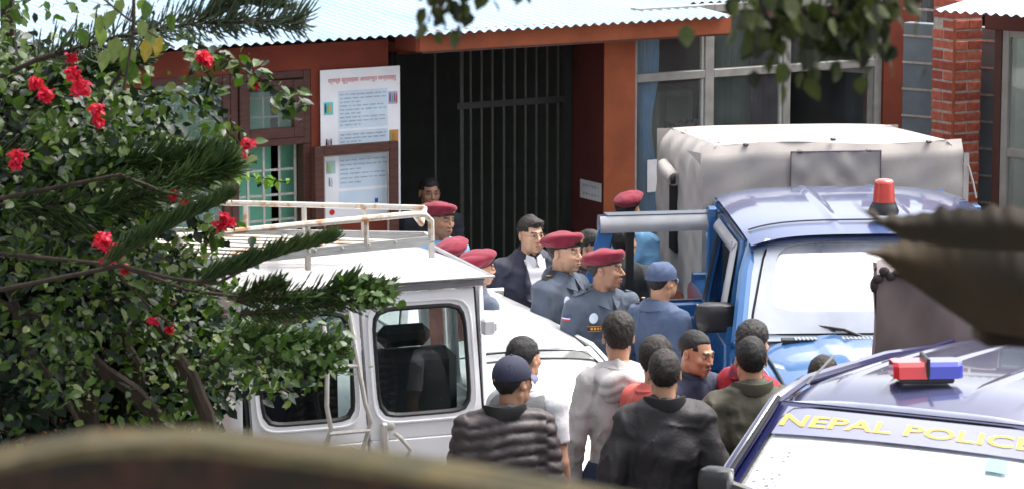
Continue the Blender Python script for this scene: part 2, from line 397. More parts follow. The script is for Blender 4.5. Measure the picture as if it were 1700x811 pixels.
# room behind ribbon window
zc = 2.55
back = 3.4
ub0, ub1 = fu(1350, 160, back), fu(1405, 160, back)
zo0, zo1 = fz(1375, 215, back)-.6, fz(1375, 118, back)
ra, rb = uDoorR+.13, uRedR+1.0
for (x0, x1, z0, z1) in ((ra, ub0, .06, zc), (ub1, rb, .06, zc), (ub0, ub1, .06, zo0), (ub0, ub1, zo1, zc)):
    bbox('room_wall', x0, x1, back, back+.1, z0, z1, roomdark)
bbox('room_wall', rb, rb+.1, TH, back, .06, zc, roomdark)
wf = mat('far_window_paint', (.2, .27, .42), .6)
fw = link('window', None, bld)
bar(fw, 'frame', (ub0*.45+ub1*.55)-.012, (ub0*.45+ub1*.55)+.012, back-.02, .03, zo0, zo1, wf, 0)
zz = zo1-.36*(zo1-zo0)
bar(fw, 'frame', ub0, ub1, back-.022, .03, zz-.012, zz+.012, wf, 0)
outb = thing('block_wall', 'grey block wall seen through the far window of the dark room', 'wall', F0+FN*(back+2.4), FYAW)
blk = MB(); blk.box((0, 0, 0), (.38, .16, .18), bev=.008); blkm = blk.mesh('block', mat('grey_block', (.45, .46, .45), .9, var=.15, bump=.3))
uc = (ub0+ub1)/2-.9
for r in range(15):
    for k in range(8): link('block', blkm, outb, (uc-1.4+k*.4+(.2 if r % 2 else 0), 0, .1+r*.2))
def drape(name, u0, u1, v, z0, z1, m, folds=6, parent=bld, amp=.03, gather=0.0):
    b = MB()
    def fn(u, t):
        g = 1-gather*math.exp(-((t-.62)/.16)**2)
        return (u0+(u1-u0)*u*g, v+amp*sin(2*pi*folds*u)+.012*sin(9*t+5*u), z0+(z1-z0)*t)
    b.patch(fn, folds*8, 14); return b.obj(name, m, parent)
cv = .11
drape('curtain', fu(1060, 200, cv), fu(1092, 200, cv), cv, .85, 2.5, curtain, 5, gather=.45)
drape('curtain', fu(1343, 200, 3.0), fu(1366, 200, 3.0), 3.2, .85, 2.4, curtain, 4)
drape('curtain', fu(1400, 200, 2.6), fu(1450, 200, 2.6), 2.6, .6, 2.5, darkcurtain, 6)
drape('curtain', fu(1246, 200, .25), fu(1298, 200, .25), .25, .85, 2.5, darkcurtain, 6)
drape('curtain', fu(1190, 200, .3), fu(1246, 200, .3), .3, .85, 2.5, mat('green_curtain', (.07, .13, .10), .85), 6)
# cabinet with papers behind first pane
cb = thing('filing_cabinet', 'grey filing cabinet with papers taped on it behind the first pane', 'cabinet', F0+FN*1.0, FYAW)
c0, c1 = fu(1090, 250, 1.0), fu(1150, 250, 1.0); czt = fz(1120, 150, 1.0)
b = MB(); b.box(((c0+c1)/2, .2, czt/2), (c1-c0, .4, czt), bev=.01); b.obj('carcass', mat('grey_enamel', (.34, .38, .33), .5), cb, smooth=False)
b = MB(); b.box(((c0+c1)/2+.01, -.012, czt*.5+.1), (c1-c0-.12, .02, czt-.3), bev=.006); b.obj('door', mat('grey_enamel', (.16, .19, .16)), cb, smooth=False)
for i, (x, z, w_, h_) in enumerate(((c0+.13, czt-.33, .16, .2), (c0+.30, czt-.31, .15, .17), (c0+.2, czt-.58, .26, .2), (c0+.16, czt-.82, .2, .18))):
    b = MB(); b.box((x, -.026-.001*i, z), (w_, .002, h_)); b.obj('notice', mat('paper_photo%d' % (i % 2), ((.32, .33, .4), (.4, .38, .38))[i % 2], .7, col2=(.08, .08, .14), c2s=30, c2t=(.45, .55)), cb, smooth=False)
# ---- brown window: upper closed sash, grille below, left bay
def frame_rect(parent, name, u0, u1, z0, z1, w, v, th, m, wt=None):
    wt = wt or w
    for (a, c, e, g) in ((u0, u0+w, z0, z1), (u1-w, u1, z0, z1), (u0+w, u1-w, z0, z0+wt), (u0+w, u1-w, z1-wt, z1)):
        bar(parent, name, a, c, v, th, e, g, m, .004)
bw = link('window', None, bld)
frame_rect(bw, 'frame', uB0, uB1-.002, zMid-.02, zT, .055, .0, .09, darkwood)
us0, us1 = fu(392, 180), fu(510, 180)
frame_rect(bw, 'sash', uB0+.06, uB1-.06, zMid+.03, zT-.06, .075, -.015, .05, darkwood, .07)
bar(bw, 'pane', uB0+.13, uB1-.13, .01, .005, zMid+.10, zT-.13, winglass_pale, 0)
bar(bw, 'frame', uB0, uB0+.055, 0, .09, zSill, zMid-.022, darkwood); bar(bw, 'frame', uB1-.06, uB1-.002, 0, .09, zSill, zMid-.022, darkwood)
bar(bw, 'frame', uB0+.056, uB1-.061, 0, .09, zSill, zSill+.06, darkwood)
gr = link('window_grille', None, bld)
def grid(parent, u0, u1, z0, z1, nu, nz, v, r=.008):
    for i in range(nu+1):
        x = u0+(u1-u0)*i/nu; b = MB(); b.box((0, 0, 0), (2*r, .006, z1-z0)); b.obj('grille_bar', whitegrille, parent, smooth=False, loc=(x, v, (z0+z1)/2))
    for j in range(nz+1):
        z = z0+(z1-z0)*j/nz; b = MB(); b.box((0, 0, 0), (u1-u0, .006, 2*r)); b.obj('grille_bar', whitegrille, parent, smooth=False, loc=((u0+u1)/2, v+.008, z))
grid(gr, uB0+.06, uB1-.065, zMid-1.05, zMid-.03, 4, 6, .12)
grid(gr, uB0+.06, uB1-.065, zMid+.03, zT-.06, 4, 3, .12, .006)
lw = link('window', None, bld)
frame_rect(lw, 'frame', uW0, uB0-.002, zMid-.02, zT, .055, .0, .09, darkwood)
frame_rect(lw, 'frame', uW0, uB0-.002, zSill, zMid-.022, .055, .0, .09, darkwood)
bar(lw, 'pane', uW0+.055, uB0-.06, .03, .005, zMid+.04, zT-.06, winglass_pale, 0)
bar(lw, 'pane', uW0+.055, uB0-.06, .03, .005, zSill+.06, zMid-.08, winglass_pale, 0)
grid(lw, uW0+.06, uB0-.06, zSill+.06, zMid-.08, 5, 6, .12)
grid(lw, uW0+.06, uB0-.06, zMid+.03, zT-.06, 5, 3, .12, .006)
# green room details: dark stripe (post) and pale curtain seen through the grille
bbox('room_post', fu(452, 300, 1.2), fu(464, 300, 1.2), 1.2, 1.24, 0.06, 2.58, roomdark)
bbox('room_partition', -9, fu(450, 300, .30), .30, .33, 0.06, 2.58, greenroom); bbox('room_partition', fu(466, 300, .30), uWallR-.13, .30, .33, 0.06, 2.58, greenroom)
# opened casement in front of the poster
sl, srr = fu(521, 300, -.10), fu(660, 300, -.10)
zs1 = fz(590, 239, -.10); zs0 = zs1-1.15
cs = link('window', None, bld, (sl, -.10, 0), (0, 0, RAD(0)))
frame_rect(cs, 'sash', 0, srr-sl, zs0, zs1, .068, -.02, .045, darkwood, .062)
frame_rect(cs, 'sash_bead', .069, srr-sl-.069, zs0+.063, zs1-.063, .012, -.012, .02, mat('cream_bead', (.32, .28, .24), .6), .010)
bar(cs, 'pane', .07, srr-sl-.07, .0, .004, zs0+.062, zs1-.062, glass('sash_glass', (1, 1, 1), .0, ior=1.1), 0)
# poster
pu0, pu1 = fu(532, 200, -.02), fu(664, 200, -.02)
pz1 = fz(600, 113, -.02); pz0 = fz(600, 359, -.02)
po = thing('wall_poster', 'tall white printed poster with red heading beside the doorway', 'poster', F0+FN*-.02, FYAW)
b = MB(); b.box(((pu0+pu1)/2, 0, (pz0+pz1)/2), (pu1-pu0, .006, pz1-pz0)); b.obj('sheet', mat('poster_white', (.86, .86, .89), .45, var=.03), po, smooth=False)
pw, ph = pu1-pu0, pz1-pz0
def pr(name, x0, x1, z0, z1, m, o=0.0): # fractions; flat print 1 mm above the sheet
    b = MB(); b.box((pu0+pw*(x0+x1)/2, -.0036-o, pz1-ph*(z0+z1)/2), (pw*(x1-x0), .001, ph*abs(z1-z0))); return b
pal = mat('print_pale_blue', (.62, .74, .85), .5, var=.05)
ink = mat('print_grey', (.34, .36, .42), .6)
redink = mat('print_red', (.55, .02, .015), .5)
for (z0, z1) in ((.145, .40), (.415, .56), (.58, .80), (.82, .92)):
    pr('p', .22, .84, z0, z1, pal).obj('text_panel', pal, po, smooth=False)
b = MB()
r2 = random.Random(3)
for (z0, z1, n) in ((.16, .39, 9), (.43, .55, 5), (.60, .78, 6)):
    for k in range(n):
        z = z0+(z1-z0)*(k+.5)/n; x = .24; xe = .82 if (k % 3) != 2 else .5
        while x < xe-.02:
            w_ = r2.uniform(.03, .10); w_ = min(w_, xe-x)
            b.box((pu0+pw*(x+w_/2), -.0056, pz1-ph*(z-.0035)), (pw*w_, .0006, ph*.0035))
            q = x
            while q < x+w_-.006:
                b.box((pu0+pw*(q+.004), -.0056, pz1-ph*z), (pw*r2.choice((.003, .006)), .0006, ph*r2.uniform(.004, .010))); q += .011
            x += w_+.018
b.obj('small_print', ink, po, smooth=False)['kind'] = 'stuff'
def print_text(txt, size, cx, cz, m, name='heading', sy=1.0, bold=0.0):
    me = flat_text(txt, size, bold=bold)
    co = np.array([v.co[:] for v in me.vertices]) if len(me.vertices) else np.zeros((0, 3))
    if len(co) == 0: return
    wtx = co[:, 0].max()-co[:, 0].min()
    return me, co, wtx
t = print_text('स्वच्छ सुनुवाइका आधारभूत मान्यताहरू', .08, 0, 0, redink)
if t:
    me, co, wtx = t; k = pw*.86/wtx
    for v in me.vertices: v.co = (v.co.x*k, 0, v.co.y*k*1.15)
    me.materials.append(redink); link('heading', me, po, (pu0+pw*.52, -.0060, pz1-ph*.075))
t = print_text('हाम्रो अधिकारको रक्षा यस ठाउँमा', .05, 0, 0, ink)
# illustrations on the poster: small plain figures
def vig(x, z, cols, bgc=None):
    if bgc: pr('i', x, x+.115, z, z+.085, None, .001).obj('illustration', mat('ill_%d' % int(z*1000+x*10), bgc, .5), po, smooth=False)
    b = MB(); ms = []
    for i, c in enumerate(cols):
        xx = pu0+pw*(x+.02+.028*i); zt_ = pz1-ph*(z+.012+.006*(i % 2))
        b.box((xx, -.0062, zt_-ph*.035), (pw*.020, .0006, ph*.045), mi=i); b.sphere((xx, -.0062, zt_-ph*.005), (pw*.010, .0005, ph*.007), 8, mi=i)
        ms.append(mat('ink_%d%d%d' % tuple(int(q*99) for q in c), c, .5))
    b.obj('illustration', ms, po, smooth=False)
vig(.04, .215, [(.02, .05, .1), (.5, .35, .05), (.6, .4, .05)], (.1, .55, .6))
vig(.85, .17, [(.1, .08, .3), (.2, .4, .2), (.3, .1, .3), (.5, .1, .08)], (.45, .42, .62))
vig(.05, .45, [(.02, .02, .04), (.5, .3, .2), (.1, .1, .4)])
vig(.86, .43, [(.15, .4, .2), (.5, .2, .05), (.5, .25, .05)], (.55, .25, .06))
vig(.06, .61, [(.5, .4, .1), (.4, .5, .3)], (.35, .55, .5))
vig(.08, .71, [(.2, .3, .5), (.5, .5, .5)])
b = pr('e', .67, .71, .885, .915, None, .001); b.obj('emblem', mat('print_blue', (.03, .08, .35), .5), po, smooth=False)
b = MB(); b.lathe([(.02, -.0005), (.02, .0005)], 16, (pu0+pw*.13, -.0062, pz1-ph*.955), Matrix.Rotation(pi/2, 3, 'X')); b.obj('emblem', redink, po, smooth=False)
# notice on the door reveal
nt_ = thing('paper_notice', 'small white paper notice on the shaded wall beside the gate', 'notice', F0, FYAW)
def R_(px, py):   # point on reveal plane u = uDoorR-.006
    r = ray(px, py); o = Vector((0, 0, CAMZ)); p0 = F0+FU*(uDoorR-.008); tt = (p0-o).dot(FU)/r.dot(FU); q = o+r*tt
    return (q-F0).dot(FN), q.z
va, za = R_(963, 297); vb_, zb_ = R_(998, 336)
b = MB(); b.box((uDoorR-.007, (va+vb_)/2, (za+zb_)/2), (.002, abs(va-vb_), za-zb_)); b.obj('sheet', mat('notice_paper', (.62, .6, .62), .7), nt_, smooth=False)
b = MB()
for k, zz_ in enumerate((.72, .28)):
    for q in range(6): b.box((uDoorR-.0085, min(va, vb_)+abs(va-vb_)*(.16+.13*q), zb_+(za-zb_)*zz_), (.0005, abs(va-vb_)*.085, .018 if q % 3 else .008))
b.obj('writing', ink, nt_, smooth=False)
pn = thing('paper_sheet', 'white paper sheet taped inside the glass above the far officer', 'notice', F0+FN*.022, FYAW)
b = MB(); a0, b0 = F(1075, 266, .02), F(1092, 318, .02); b.box(((a0[0]+b0[0])/2, 0, (a0[1]+b0[1])/2), (b0[0]-a0[0], .002, a0[1]-b0[1])); b.obj('sheet', mat('notice_paper'and'notice_white', (.7, .7, .72), .7), pn, smooth=False)

# ---- narrow window right of the red post
nw = link('window', None, bld)
n0, n1 = uRedR, fu(1551, 200)
bar(nw, 'frame', n1, n1+.12, .0, .09, .8, 2.75, darkwood)
zq = fz(1535, 88)
bar(nw, 'frame', n0, n1, .0, .06, zq-.03, zq+.03, mat('worn_frame', (.25, .19, .16), .6))
bar(nw, 'frame', n0+.11, n0+.13, .01, .04, .8, zq-.03, palealu); bar(nw, 'pane', n0, n1, .03, .005, .8, 2.7, winglass_pale, 0)
drape('curtain', n0, n1+.1, .25, .85, 2.7, mat('grey_curtain', (.28, .33, .36), .8), 4)

# ------------------------------------------------------------------ brick pillar
bp0 = G(1583, 120, 0); dP = 22.9
pc = P(1583, 120, dP)
pil = thing('brick_pillar', 'red brick pillar with pale mortar and a rusty pipe up its edge', 'pillar', (pc.x, pc.y, 0), FYAW)
PW = .255; course = .0735
bm_ = [mat('brick_red_%d' % i, c, .85, var=.18, vs=25, bump=.4, bs=60, col2=(.42, .26, .2), c2s=9, c2t=(.58, .8)) for i, c in enumerate(((.42, .095, .055), (.34, .070, .042), (.48, .125, .075)))]
mort = mat('mortar', (.44, .38, .33), .95, var=.15, vs=30, bump=.5)
NR = 38
b = MB(); b.box((PW/2, PW/2, NR*course/2), (PW-.014, PW-.014, NR*course)); b.obj('mortar_core', mort, pil, smooth=False)
meshes = {}
def brickmesh(dx, dy):
    k = (round(dx, 3), round(dy, 3))
    if k not in meshes:
        meshes[k] = []
        for i in range(3):
            b = MB(); b.box((0, 0, 0), (dx, dy, course-.013), bev=.005); meshes[k].append(b.mesh('brick', bm_[i], False))
    return meshes[k][rnd.randrange(3)]
hb = PW/2-.005
for r in range(NR):
    z = course*(r+.5)
    if r % 2 == 0: lay = [(PW/2, .055, PW, .110), (PW/2, PW-.055, PW, .110)]
    else: lay = [(.055, PW/2, .110, PW), (PW-.055, PW/2, .110, PW)]
    if r % 2: lay = [(PW/4, PW/2, PW/2-.008, PW), (3*PW/4, PW/2, PW/2-.008, PW)]
    else: lay = [(PW/2, PW/4, PW, PW/2-.008), (PW/2, 3*PW/4, PW, PW/2-.008)]
    for (x, y, dx, dy) in lay:
        o = link('brick', brickmesh(dx, dy), pil, (x+rnd.uniform(-.003, .003), y+rnd.uniform(-.003, .003), z+rnd.uniform(-.0012, .0012)), (0, 0, rnd.uniform(-.012, .012)))
b = MB(); b.tube([(-.012, -.018, .0), (-.012, -.018, 1.2), (-.010, -.018, 2.65)], .011, 8); b.obj('pipe', mat('rusty_pipe', (.30, .07, .03), .7, var=.2, vs=20), pil)

# ------------------------------------------------------------------ right wing
RW0 = P(1655, 150, 22.9); RYAW = RAD(-36)
rw = thing('side_wing', 'brown framed glazed wing under a white corrugated roof at the right edge', 'building', (RW0.x, RW0.y, 0), RYAW)
RU = Vector((cos(RYAW), sin(RYAW), 0)); RN = Vector((-sin(RYAW), cos(RYAW), 0))
def RF(px, py, v=0.0):
    r = ray(px, py); o = Vector((0, 0, CAMZ)); p0 = Vector((RW0.x, RW0.y, 0))+RN*v
    t = (p0-o).dot(RN)/r.dot(RN); q = o+r*t-Vector((RW0.x, RW0.y, 0))
    return q.dot(RU), q.z
def rbar(name, x0, x1, z0, z1, v, th, m, bev=.004):
    b = MB(); b.box(((x0+x1)/2, v+th/2, (z0+z1)/2), (abs(x1-x0), th, abs(z1-z0)), bev=bev); return b.obj(name, m, rw, smooth=False)
zr = RF(1620, 22, -1.1)[1]
corr_roof('roof_sheet', rw, RF(1548, 18, -1.1)[0], 2.2, -1.1, 4, zr, .075)
corr_roof('roof_sheet', rw, 2.16, 5.2, -1.1, 4, zr+.003, .075)
zf1 = RF(1680, 30, -.02)[1]; zf0 = RF(1680, 51, -.02)[1]
rbar('fascia', RF(1640, 40)[0], 5, zf0, zr-.02, -.05, .05, mat('brown_fascia', (.10, .022, .014), .7))
xa = RF(1648, 200)[0]; xb = RF(1660, 200)[0]; xc = RF(1671, 200)[0]
rbar('post', xa, xb, 0, zf0+.01, 0, .10, mat('brown_post', (.09, .03, .022), .6))
rwn = link('window', None, rw)
def rb2(name, x0, x1, z0, z1, v, th, m, bev=.004):
    b = MB(); b.box(((x0+x1)/2, v+th/2, (z0+z1)/2), (abs(x1-x0), th, abs(z1-z0)), bev=bev); return b.obj(name, m, rwn, smooth=False)
pf = mat('grey_white_frame', (.36, .34, .31), .5, var=.1)
zl = RF(1680, 255)[1]
rb2('frame', xb, xc, .3, zf0, .01, .07, pf); rb2('frame', xc, 3, zf0-.05, zf0, .012, .06, pf); rb2('frame', xc, 3, zl-.03, zl+.03, .012, .06, pf)
rb2('frame', RF(1699, 100)[0]+.5, RF(1699, 100)[0]+.55, .3, zf0-.05, .012, .06, pf)
rb2('pane', xc, 3, .3, zf0-.05, .04, .005, glass('pale_green_glass', (.75, .85, .78), .05, .03, dirt_glare=.18), 0)
b = MB(); b.patch(lambda u, t: (xc+.02+1.5*u, .4+.03*sin(40*u), .1+2.5*t), 60, 4); b.obj('curtain', mat('cream_green_curtain', (.42, .48, .38), .8), rw)
rbar('wall', -.9, xa, 0, zf0-.02, .25, .1, mat('blue_grey_blockwork', (.16, .19, .21), .8, var=.1))
for k in range(14): rbar('joint', -.9, xa, .12+k*.195, .135+k*.195, .243, .006, mort, 0)
rbar('wall', 3, 5, 0, zf0, 0, .1, redwall); rbar('wall', xb, 3, 0, .3, 0, .1, redwall)
rbar('room_wall', -.9, 5, 0, 2.6, 1.6, .1, mat('pale_room', (.3, .34, .28), .8))
# ------------------------------------------------------------------ vehicles
tyre = mat('tyre', (.018, .018, .018), .85, var=.1, bump=.2); rimm = mat('rim', (.35, .35, .36), .4, metal=.6)
def wheel(parent, x, y, r=.36, w=.22, dz=0.0):
    M = Matrix.Rotation(pi/2, 3, 'Y')
    b = MB(); b.lathe([(r*.62, -w/2), (r*.93, -w/2), (r, -w*.36), (r, w*.36), (r*.93, w/2), (r*.62, w/2)], 28, (x, y, r+dz), M); t = b.obj('wheel', tyre, parent)
    b = MB(); b.lathe([(r*.1, -w*.3), (r*.35, -w*.2), (r*.6, -w*.42), (r*.64, -w*.42), (r*.64, w*.42), (r*.6, w*.42), (r*.35, w*.2), (r*.1, w*.3)], 20, (x, y, r+dz), M); b.obj('rim', rimm, t)
def sec(y, hw, z0, z1, tum=.0, r=.08, n=5):
    """half-rounded body section at y: bottom z0, top z1"""
    pts = [(-hw*.94, z0)]
    for k in range(n+1):
        a = pi-pi/2*k/n; pts.append((-hw+tum+r+r*cos(a), z1-r+r*sin(a)))
    pts = pts+[(-x, z) for x, z in pts[::-1]]
    return [(x, y, z) for x, z in pts]
def loft(b, secs, mi=0, closed=True):
    n = len(secs[0]); vs = [p for s in secs for p in s]
    fs = [(i*n+j, i*n+(j+1) % n, (i+1)*n+(j+1) % n, (i+1)*n+j) for i in range(len(secs)-1) for j in range(n if closed else n-1)]
    fs += [tuple(range(n))[::-1], tuple((len(secs)-1)*n+j for j in range(n))] if closed else []
    return b.add(vs, fs, mi)
def roof_patch(hw, y0, y1, z, drop_side=.09, drop_front=.07, drop_back=.05, ribs=(), ribw=.025, ribh=.008, crown=.02):
    """local +y is the front. y0 rear, y1 front."""
    def fn(u, v):
        s = 2*u-1; q = 2*v-1
        x = hw*s; y = y0+(y1-y0)*v
        zz = z-drop_side*abs(s)**5-crown*s*s-(drop_front*max(0, q)**5+drop_back*max(0, -q)**5)-crown*q*q
        for rx in ribs:
            d = abs(x-rx)/ribw
            if d < 1 and abs(q) < .86: zz += ribh*min(1, (1-d)*3)
        x *= 1-.05*abs(q)**4
        return (x, y, zz)
    return fn
def wiper(parent, x0, y0, z0, x1, y1, z1):
    b = MB(); b.tube([(x0, y0, z0), ((x0*.6+x1*.4), (y0*.6+y1*.4), (z0*.6+z1*.4)+.025), (x1, y1, z1+.012)], [.011, .009, .006], 6)
    d = Vector((x1-x0, y1-y0, z1-z0)); m = Vector((x1, y1, z1)); b.tube([m-d*.45+Vector((0, 0, .004)), m+d*.38+Vector((0, 0, .004))], .008, 6)
    b.obj('wiper', plastic, parent)
def generic_lower(root, m, hw, yr, yf, zb, zbelt, yhood0, zhood, r=.36, yw=None, mhood=None, hoodribs=(), z_front=None, hood_seam=True):
    """lower body from rear yr to the cowl yhood0 at belt height, then fenders and bonnet to yf"""
    b = MB(); loft(b, [sec(y, hw*(1 if y > yr+.1 else .96), zb, zz, .02) for y, zz in ((yr, zbelt-.08), (yr+.12, zbelt), (yhood0-.02, zbelt))]); b.obj('body', m, root)
    zf = z_front if z_front else zhood-.18
    b = MB(); L_ = yf-yhood0
    ss = []
    for k in range(9):
        t = k/8; y = yhood0+L_*t; zt_ = (zhood-.02)-(zhood-zf)*t**2.2; h = hw*(1-.07*t**3)
        ss.append(sec(y, h, zb, zt_-.01, .05, .11, 6))
    loft(b, ss); b.obj('fender', m, root)
    b = MB()
    def hf(u, v):
        s = 2*u-1; y = yhood0+.04+(L_-.02)*v; t = v
        zt_ = zhood+.012-(zhood-zf)*t**2.2
        x = (hw-.17)*s*(1-.08*t)
        zz = zt_+.035*(1-s*s)-.03*abs(s)**8
        for rx in hoodribs:
            d = abs(x-rx)/.09
            if d < 1: zz += .018*min(1, (1-d)*2.2)
        return (x, y, zz)
    b.patch(hf, 60, 16); b.obj('bonnet', mhood or m, root)
    if hood_seam:
        for sg in (-1, 1):
            b = MB(); b.tube([(sg*(hw-.165)*(1-.08*v)*1, yhood0+.04+(L_-.02)*v, zhood-.016-(zhood-zf)*v**2.2) for v in np.linspace(0, 1, 9)], .007, 5); b.obj('seam', rubber, root)
    for yw_ in (yw or (yr+.75, yhood0+L_*.5)):
        for sg in (-1, 1): wheel(root, sg*(hw-.08), yw_, r)
    # grille, bumper, lamps
    b = MB(); b.box((0, yf+.02, zb+.12), (hw*1.9, .14, .2), bev=.04); b.obj('bumper', plastic, root, smooth=False)
    b = MB(); b.box((0, yf-.01, zf-.2), (hw*.95, .05, .2), bev=.015)
    b.obj('grille', plastic, root, smooth=False)
    for sg in (-1, 1):
        b = MB(); b.box((sg*hw*.72, yf-.02, zf-.2), (.28, .08, .18), bev=.03); b.obj('headlight', glass_clear if False else chrome, root, smooth=False)
def seat(parent, x, y, z, w=.48, h=.62):
    b = MB(); b.box((x, y, z+.1), (w, .5, .2), bev=.05); b.box((x, y-.24, z+.15+h/2), (w, .16, h), bev=.06); b.box((x, y-.25, z+h+.22), (w*.5, .1, .12), bev=.04)
    b.obj('seat', interior, parent)

# ---------------- blue pickup with grey canvas canopy
PK = G(1447, 384, 1.86); 
PKT = RAD(183.0)
pk = thing('police_pickup', 'blue double cab pickup with grey canvas canopy and open rear door', 'pickup truck', (PK.x, PK.y, 0), PKT)
HW = .87
# rows in local space: +x is image left, +y towards the camera. windscreen top y=0
zR = 1.91; yB = -1.02; yC = -1.95; ywb = .52; zW = 1.33
generic_lower(pk, blue, HW, -2.05, 1.55, .42, 1.27, ywb-.02, zW-.02, .38, (-2.85, .95), blue, (-.33, .33), z_front=1.18)
b = MB(); b.patch(roof_patch(HW-.12, -1.62, .16, zR+.03, .052, .055, .06, (-.22, .22), .03, .010, .012), 72, 24)
b.patch(lambda u, v: (lambda p: (p[0], p[1], p[2]-.03))(roof_patch(HW-.12, -1.62, .16, zR+.03, .052, .055, .06, (), .025, .008, .012)(u, v)), 24, 8, flip=True); b.obj('roof', roofblue, pk)
b = MB(); pts = []   # zigzag trim on the roof lip
rf = roof_patch(HW-.12, -1.62, .16, zR+.03, .052, .055, .06, (), .025, .008, .012)
for i in range(0, 141):
    u = .02+.52*i/140; q = rf(1-u, .90); pts.append((q[0], q[1]+.016*(1 if i % 2 else -1), q[2]+.012))
b.tube(pts, .0045, 5); b.obj('roof_trim', rubber, pk)
# windscreen
fr, sl_, gl = MB(), MB(), MB()
c = [(HW-.02-.0, ywb, zW), (-(HW-.02), ywb, zW), (-(HW-.20), .06, zR-.055), (HW-.20, .06, zR-.055)]
window_panel(c, (.045, .955, .05, .955), fr, sl_, gl, .03, 9, .02, .02)
fr.obj('windscreen_frame', mat('surround_reflection_paint', (.46, .52, .60), .3, coat=.6, var=.03), pk); sl_.obj('seal', rubber, pk); gl.obj('windscreen', glass_screen2, pk)  # pale paint on frame and header stands in for sky reflected in blue
b = MB(); b.patch(lambda u, v: Vector(rf(u*.90+.05, 1)).lerp(bil(c, .95-.90*u, 1)+Vector((0, .004, 0)), v)+Vector((0, .012*sin(pi*v), .004*sin(pi*v))), 40, 6); b.obj('header', mat('surround_reflection_paint', (0, 0, 0)), pk)
# ceramic border inside the glass
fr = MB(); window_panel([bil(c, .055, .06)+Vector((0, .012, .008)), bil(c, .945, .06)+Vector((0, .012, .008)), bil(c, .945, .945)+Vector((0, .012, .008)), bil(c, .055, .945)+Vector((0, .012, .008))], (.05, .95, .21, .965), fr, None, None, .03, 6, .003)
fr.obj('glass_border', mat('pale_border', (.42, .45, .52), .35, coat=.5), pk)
# pillars A
for sg in (-1, 1):
    b = MB(); b.tube([(sg*(HW-.05), ywb-.02, zW-.02), (sg*(HW-.12), .22, zR-.25), (sg*(HW-.20), .0, zR-.07)], [.045, .04, .035], 8); b.obj('pillar', blue, pk)
# side panels: front doors with windows; B pillar; on -x side rear door closed; on +x side rear door open
def side_door(parent, y0, y1, sg, mats, zlo=.5, zbl=1.27, zt_=1.82, rake0=0.0, rake1=0.0, hw=HW):
    """door in local plane x=sg*hw; y0 rear, y1 front. returns objects"""
    a, b_, c_ = MB(), MB(), MB()
    x0 = sg*hw; x1 = sg*(hw-.115)
    cc = [(x0, y0, zbl), (x0, y1, zbl), (x1, y1+rake1, zt_), (x1, y0+rake0, zt_)]
    if sg < 0: pass
    n = (sg, 0, .2)
    window_panel(cc, (.075, .925, .04, .9), a, b_, c_, .0, 9, .03, .03, nrm=Vector(n).normalized())
    a.box((x0-sg*.02, (y0+y1)/2, (zlo+zbl)/2), (.05, y1-y0, zbl-zlo), bev=.012)
    return a, b_, c_
for sg, nm in ((1, 'front'), (-1, 'front')):
    a, b_, c_ = side_door(pk, yB+.03, .28, sg, None, rake1=-.26)
    d = a.obj('door', blue, pk); b_.obj('seal', rubber, d)
    if sg < 0: c_.obj('pane', glass_dark, d)
    b = MB(); b.box((sg*(HW+.025), yB+.17, 1.14), (.03, .17, .05), bev=.012); b.box((sg*(HW+.005), yB+.17, 1.14), (.02, .2, .075), bev=.008); b.obj('handle', mat('handle_grey', (.12, .13, .15), .35), d)
    # silver weather shield along A pillar and roof
    b = MB(); b.patch(lambda u, v: (sg*(HW-.13+.035*sin(pi*v)+.05*v*0+.03), yB+.1+(-.12-yB)*u, 1.80-.10*v), 10, 5); 
    b.patch(lambda u, v: (sg*(HW-.115+.115*u+.03*sin(pi*v)+.012), -.02+.25*u-.09*v, 1.80-.46*u), 10, 5); b.obj('weather_shield', mat('silver_shield', (.45, .45, .47), .3, metal=.3), d)
for sg in (-1, 1):
    b = MB(); b.box((sg*(HW-.07), yB-.02, 1.55), (.06, .09, .6), bev=.01); b.box((sg*(HW-.05), yB-.02, .90), (.07, .09, .7), bev=.01); b.obj('pillar', blue, pk, smooth=False)
    b = MB(); b.box((sg*(HW-.22), yC+.03, 1.50), (.08, .1, .5), bev=.01); b.obj('pillar', blue, pk, smooth=False)
a, b_, c_ = side_door(pk, yC+.02, yB-.07, -1, None); d = a.obj('door', blue, pk); b_.obj('seal', rubber, d); c_.obj('pane', glass_dark, d)
b = MB(); b.box((0, yC+.05, .93), (HW*1.9, .05, .75), bev=.01); b.obj('bulkhead', blue, pk, smooth=False)
b = MB(); b.box((0, yB+.3, .7), (HW*1.8, 1.7, .1)); b.box((0, .42, 1.2), (HW*1.7, .3, .24), bev=.05); b.obj('dashboard', interior, pk)
for x in (-.38, .38): seat(pk, x, yB+.42, .78)
seat(pk, 0, yC+.35, .78, 1.3, .6)
b = MB(); tor = [(.40+.18*cos(a)*1, .18+.05*sin(a), 1.22+.17*sin(a)) for a in np.linspace(0, 2*pi, 21)]; b.tube(tor, .014, 6); b.obj('steering_wheel', interior, pk)
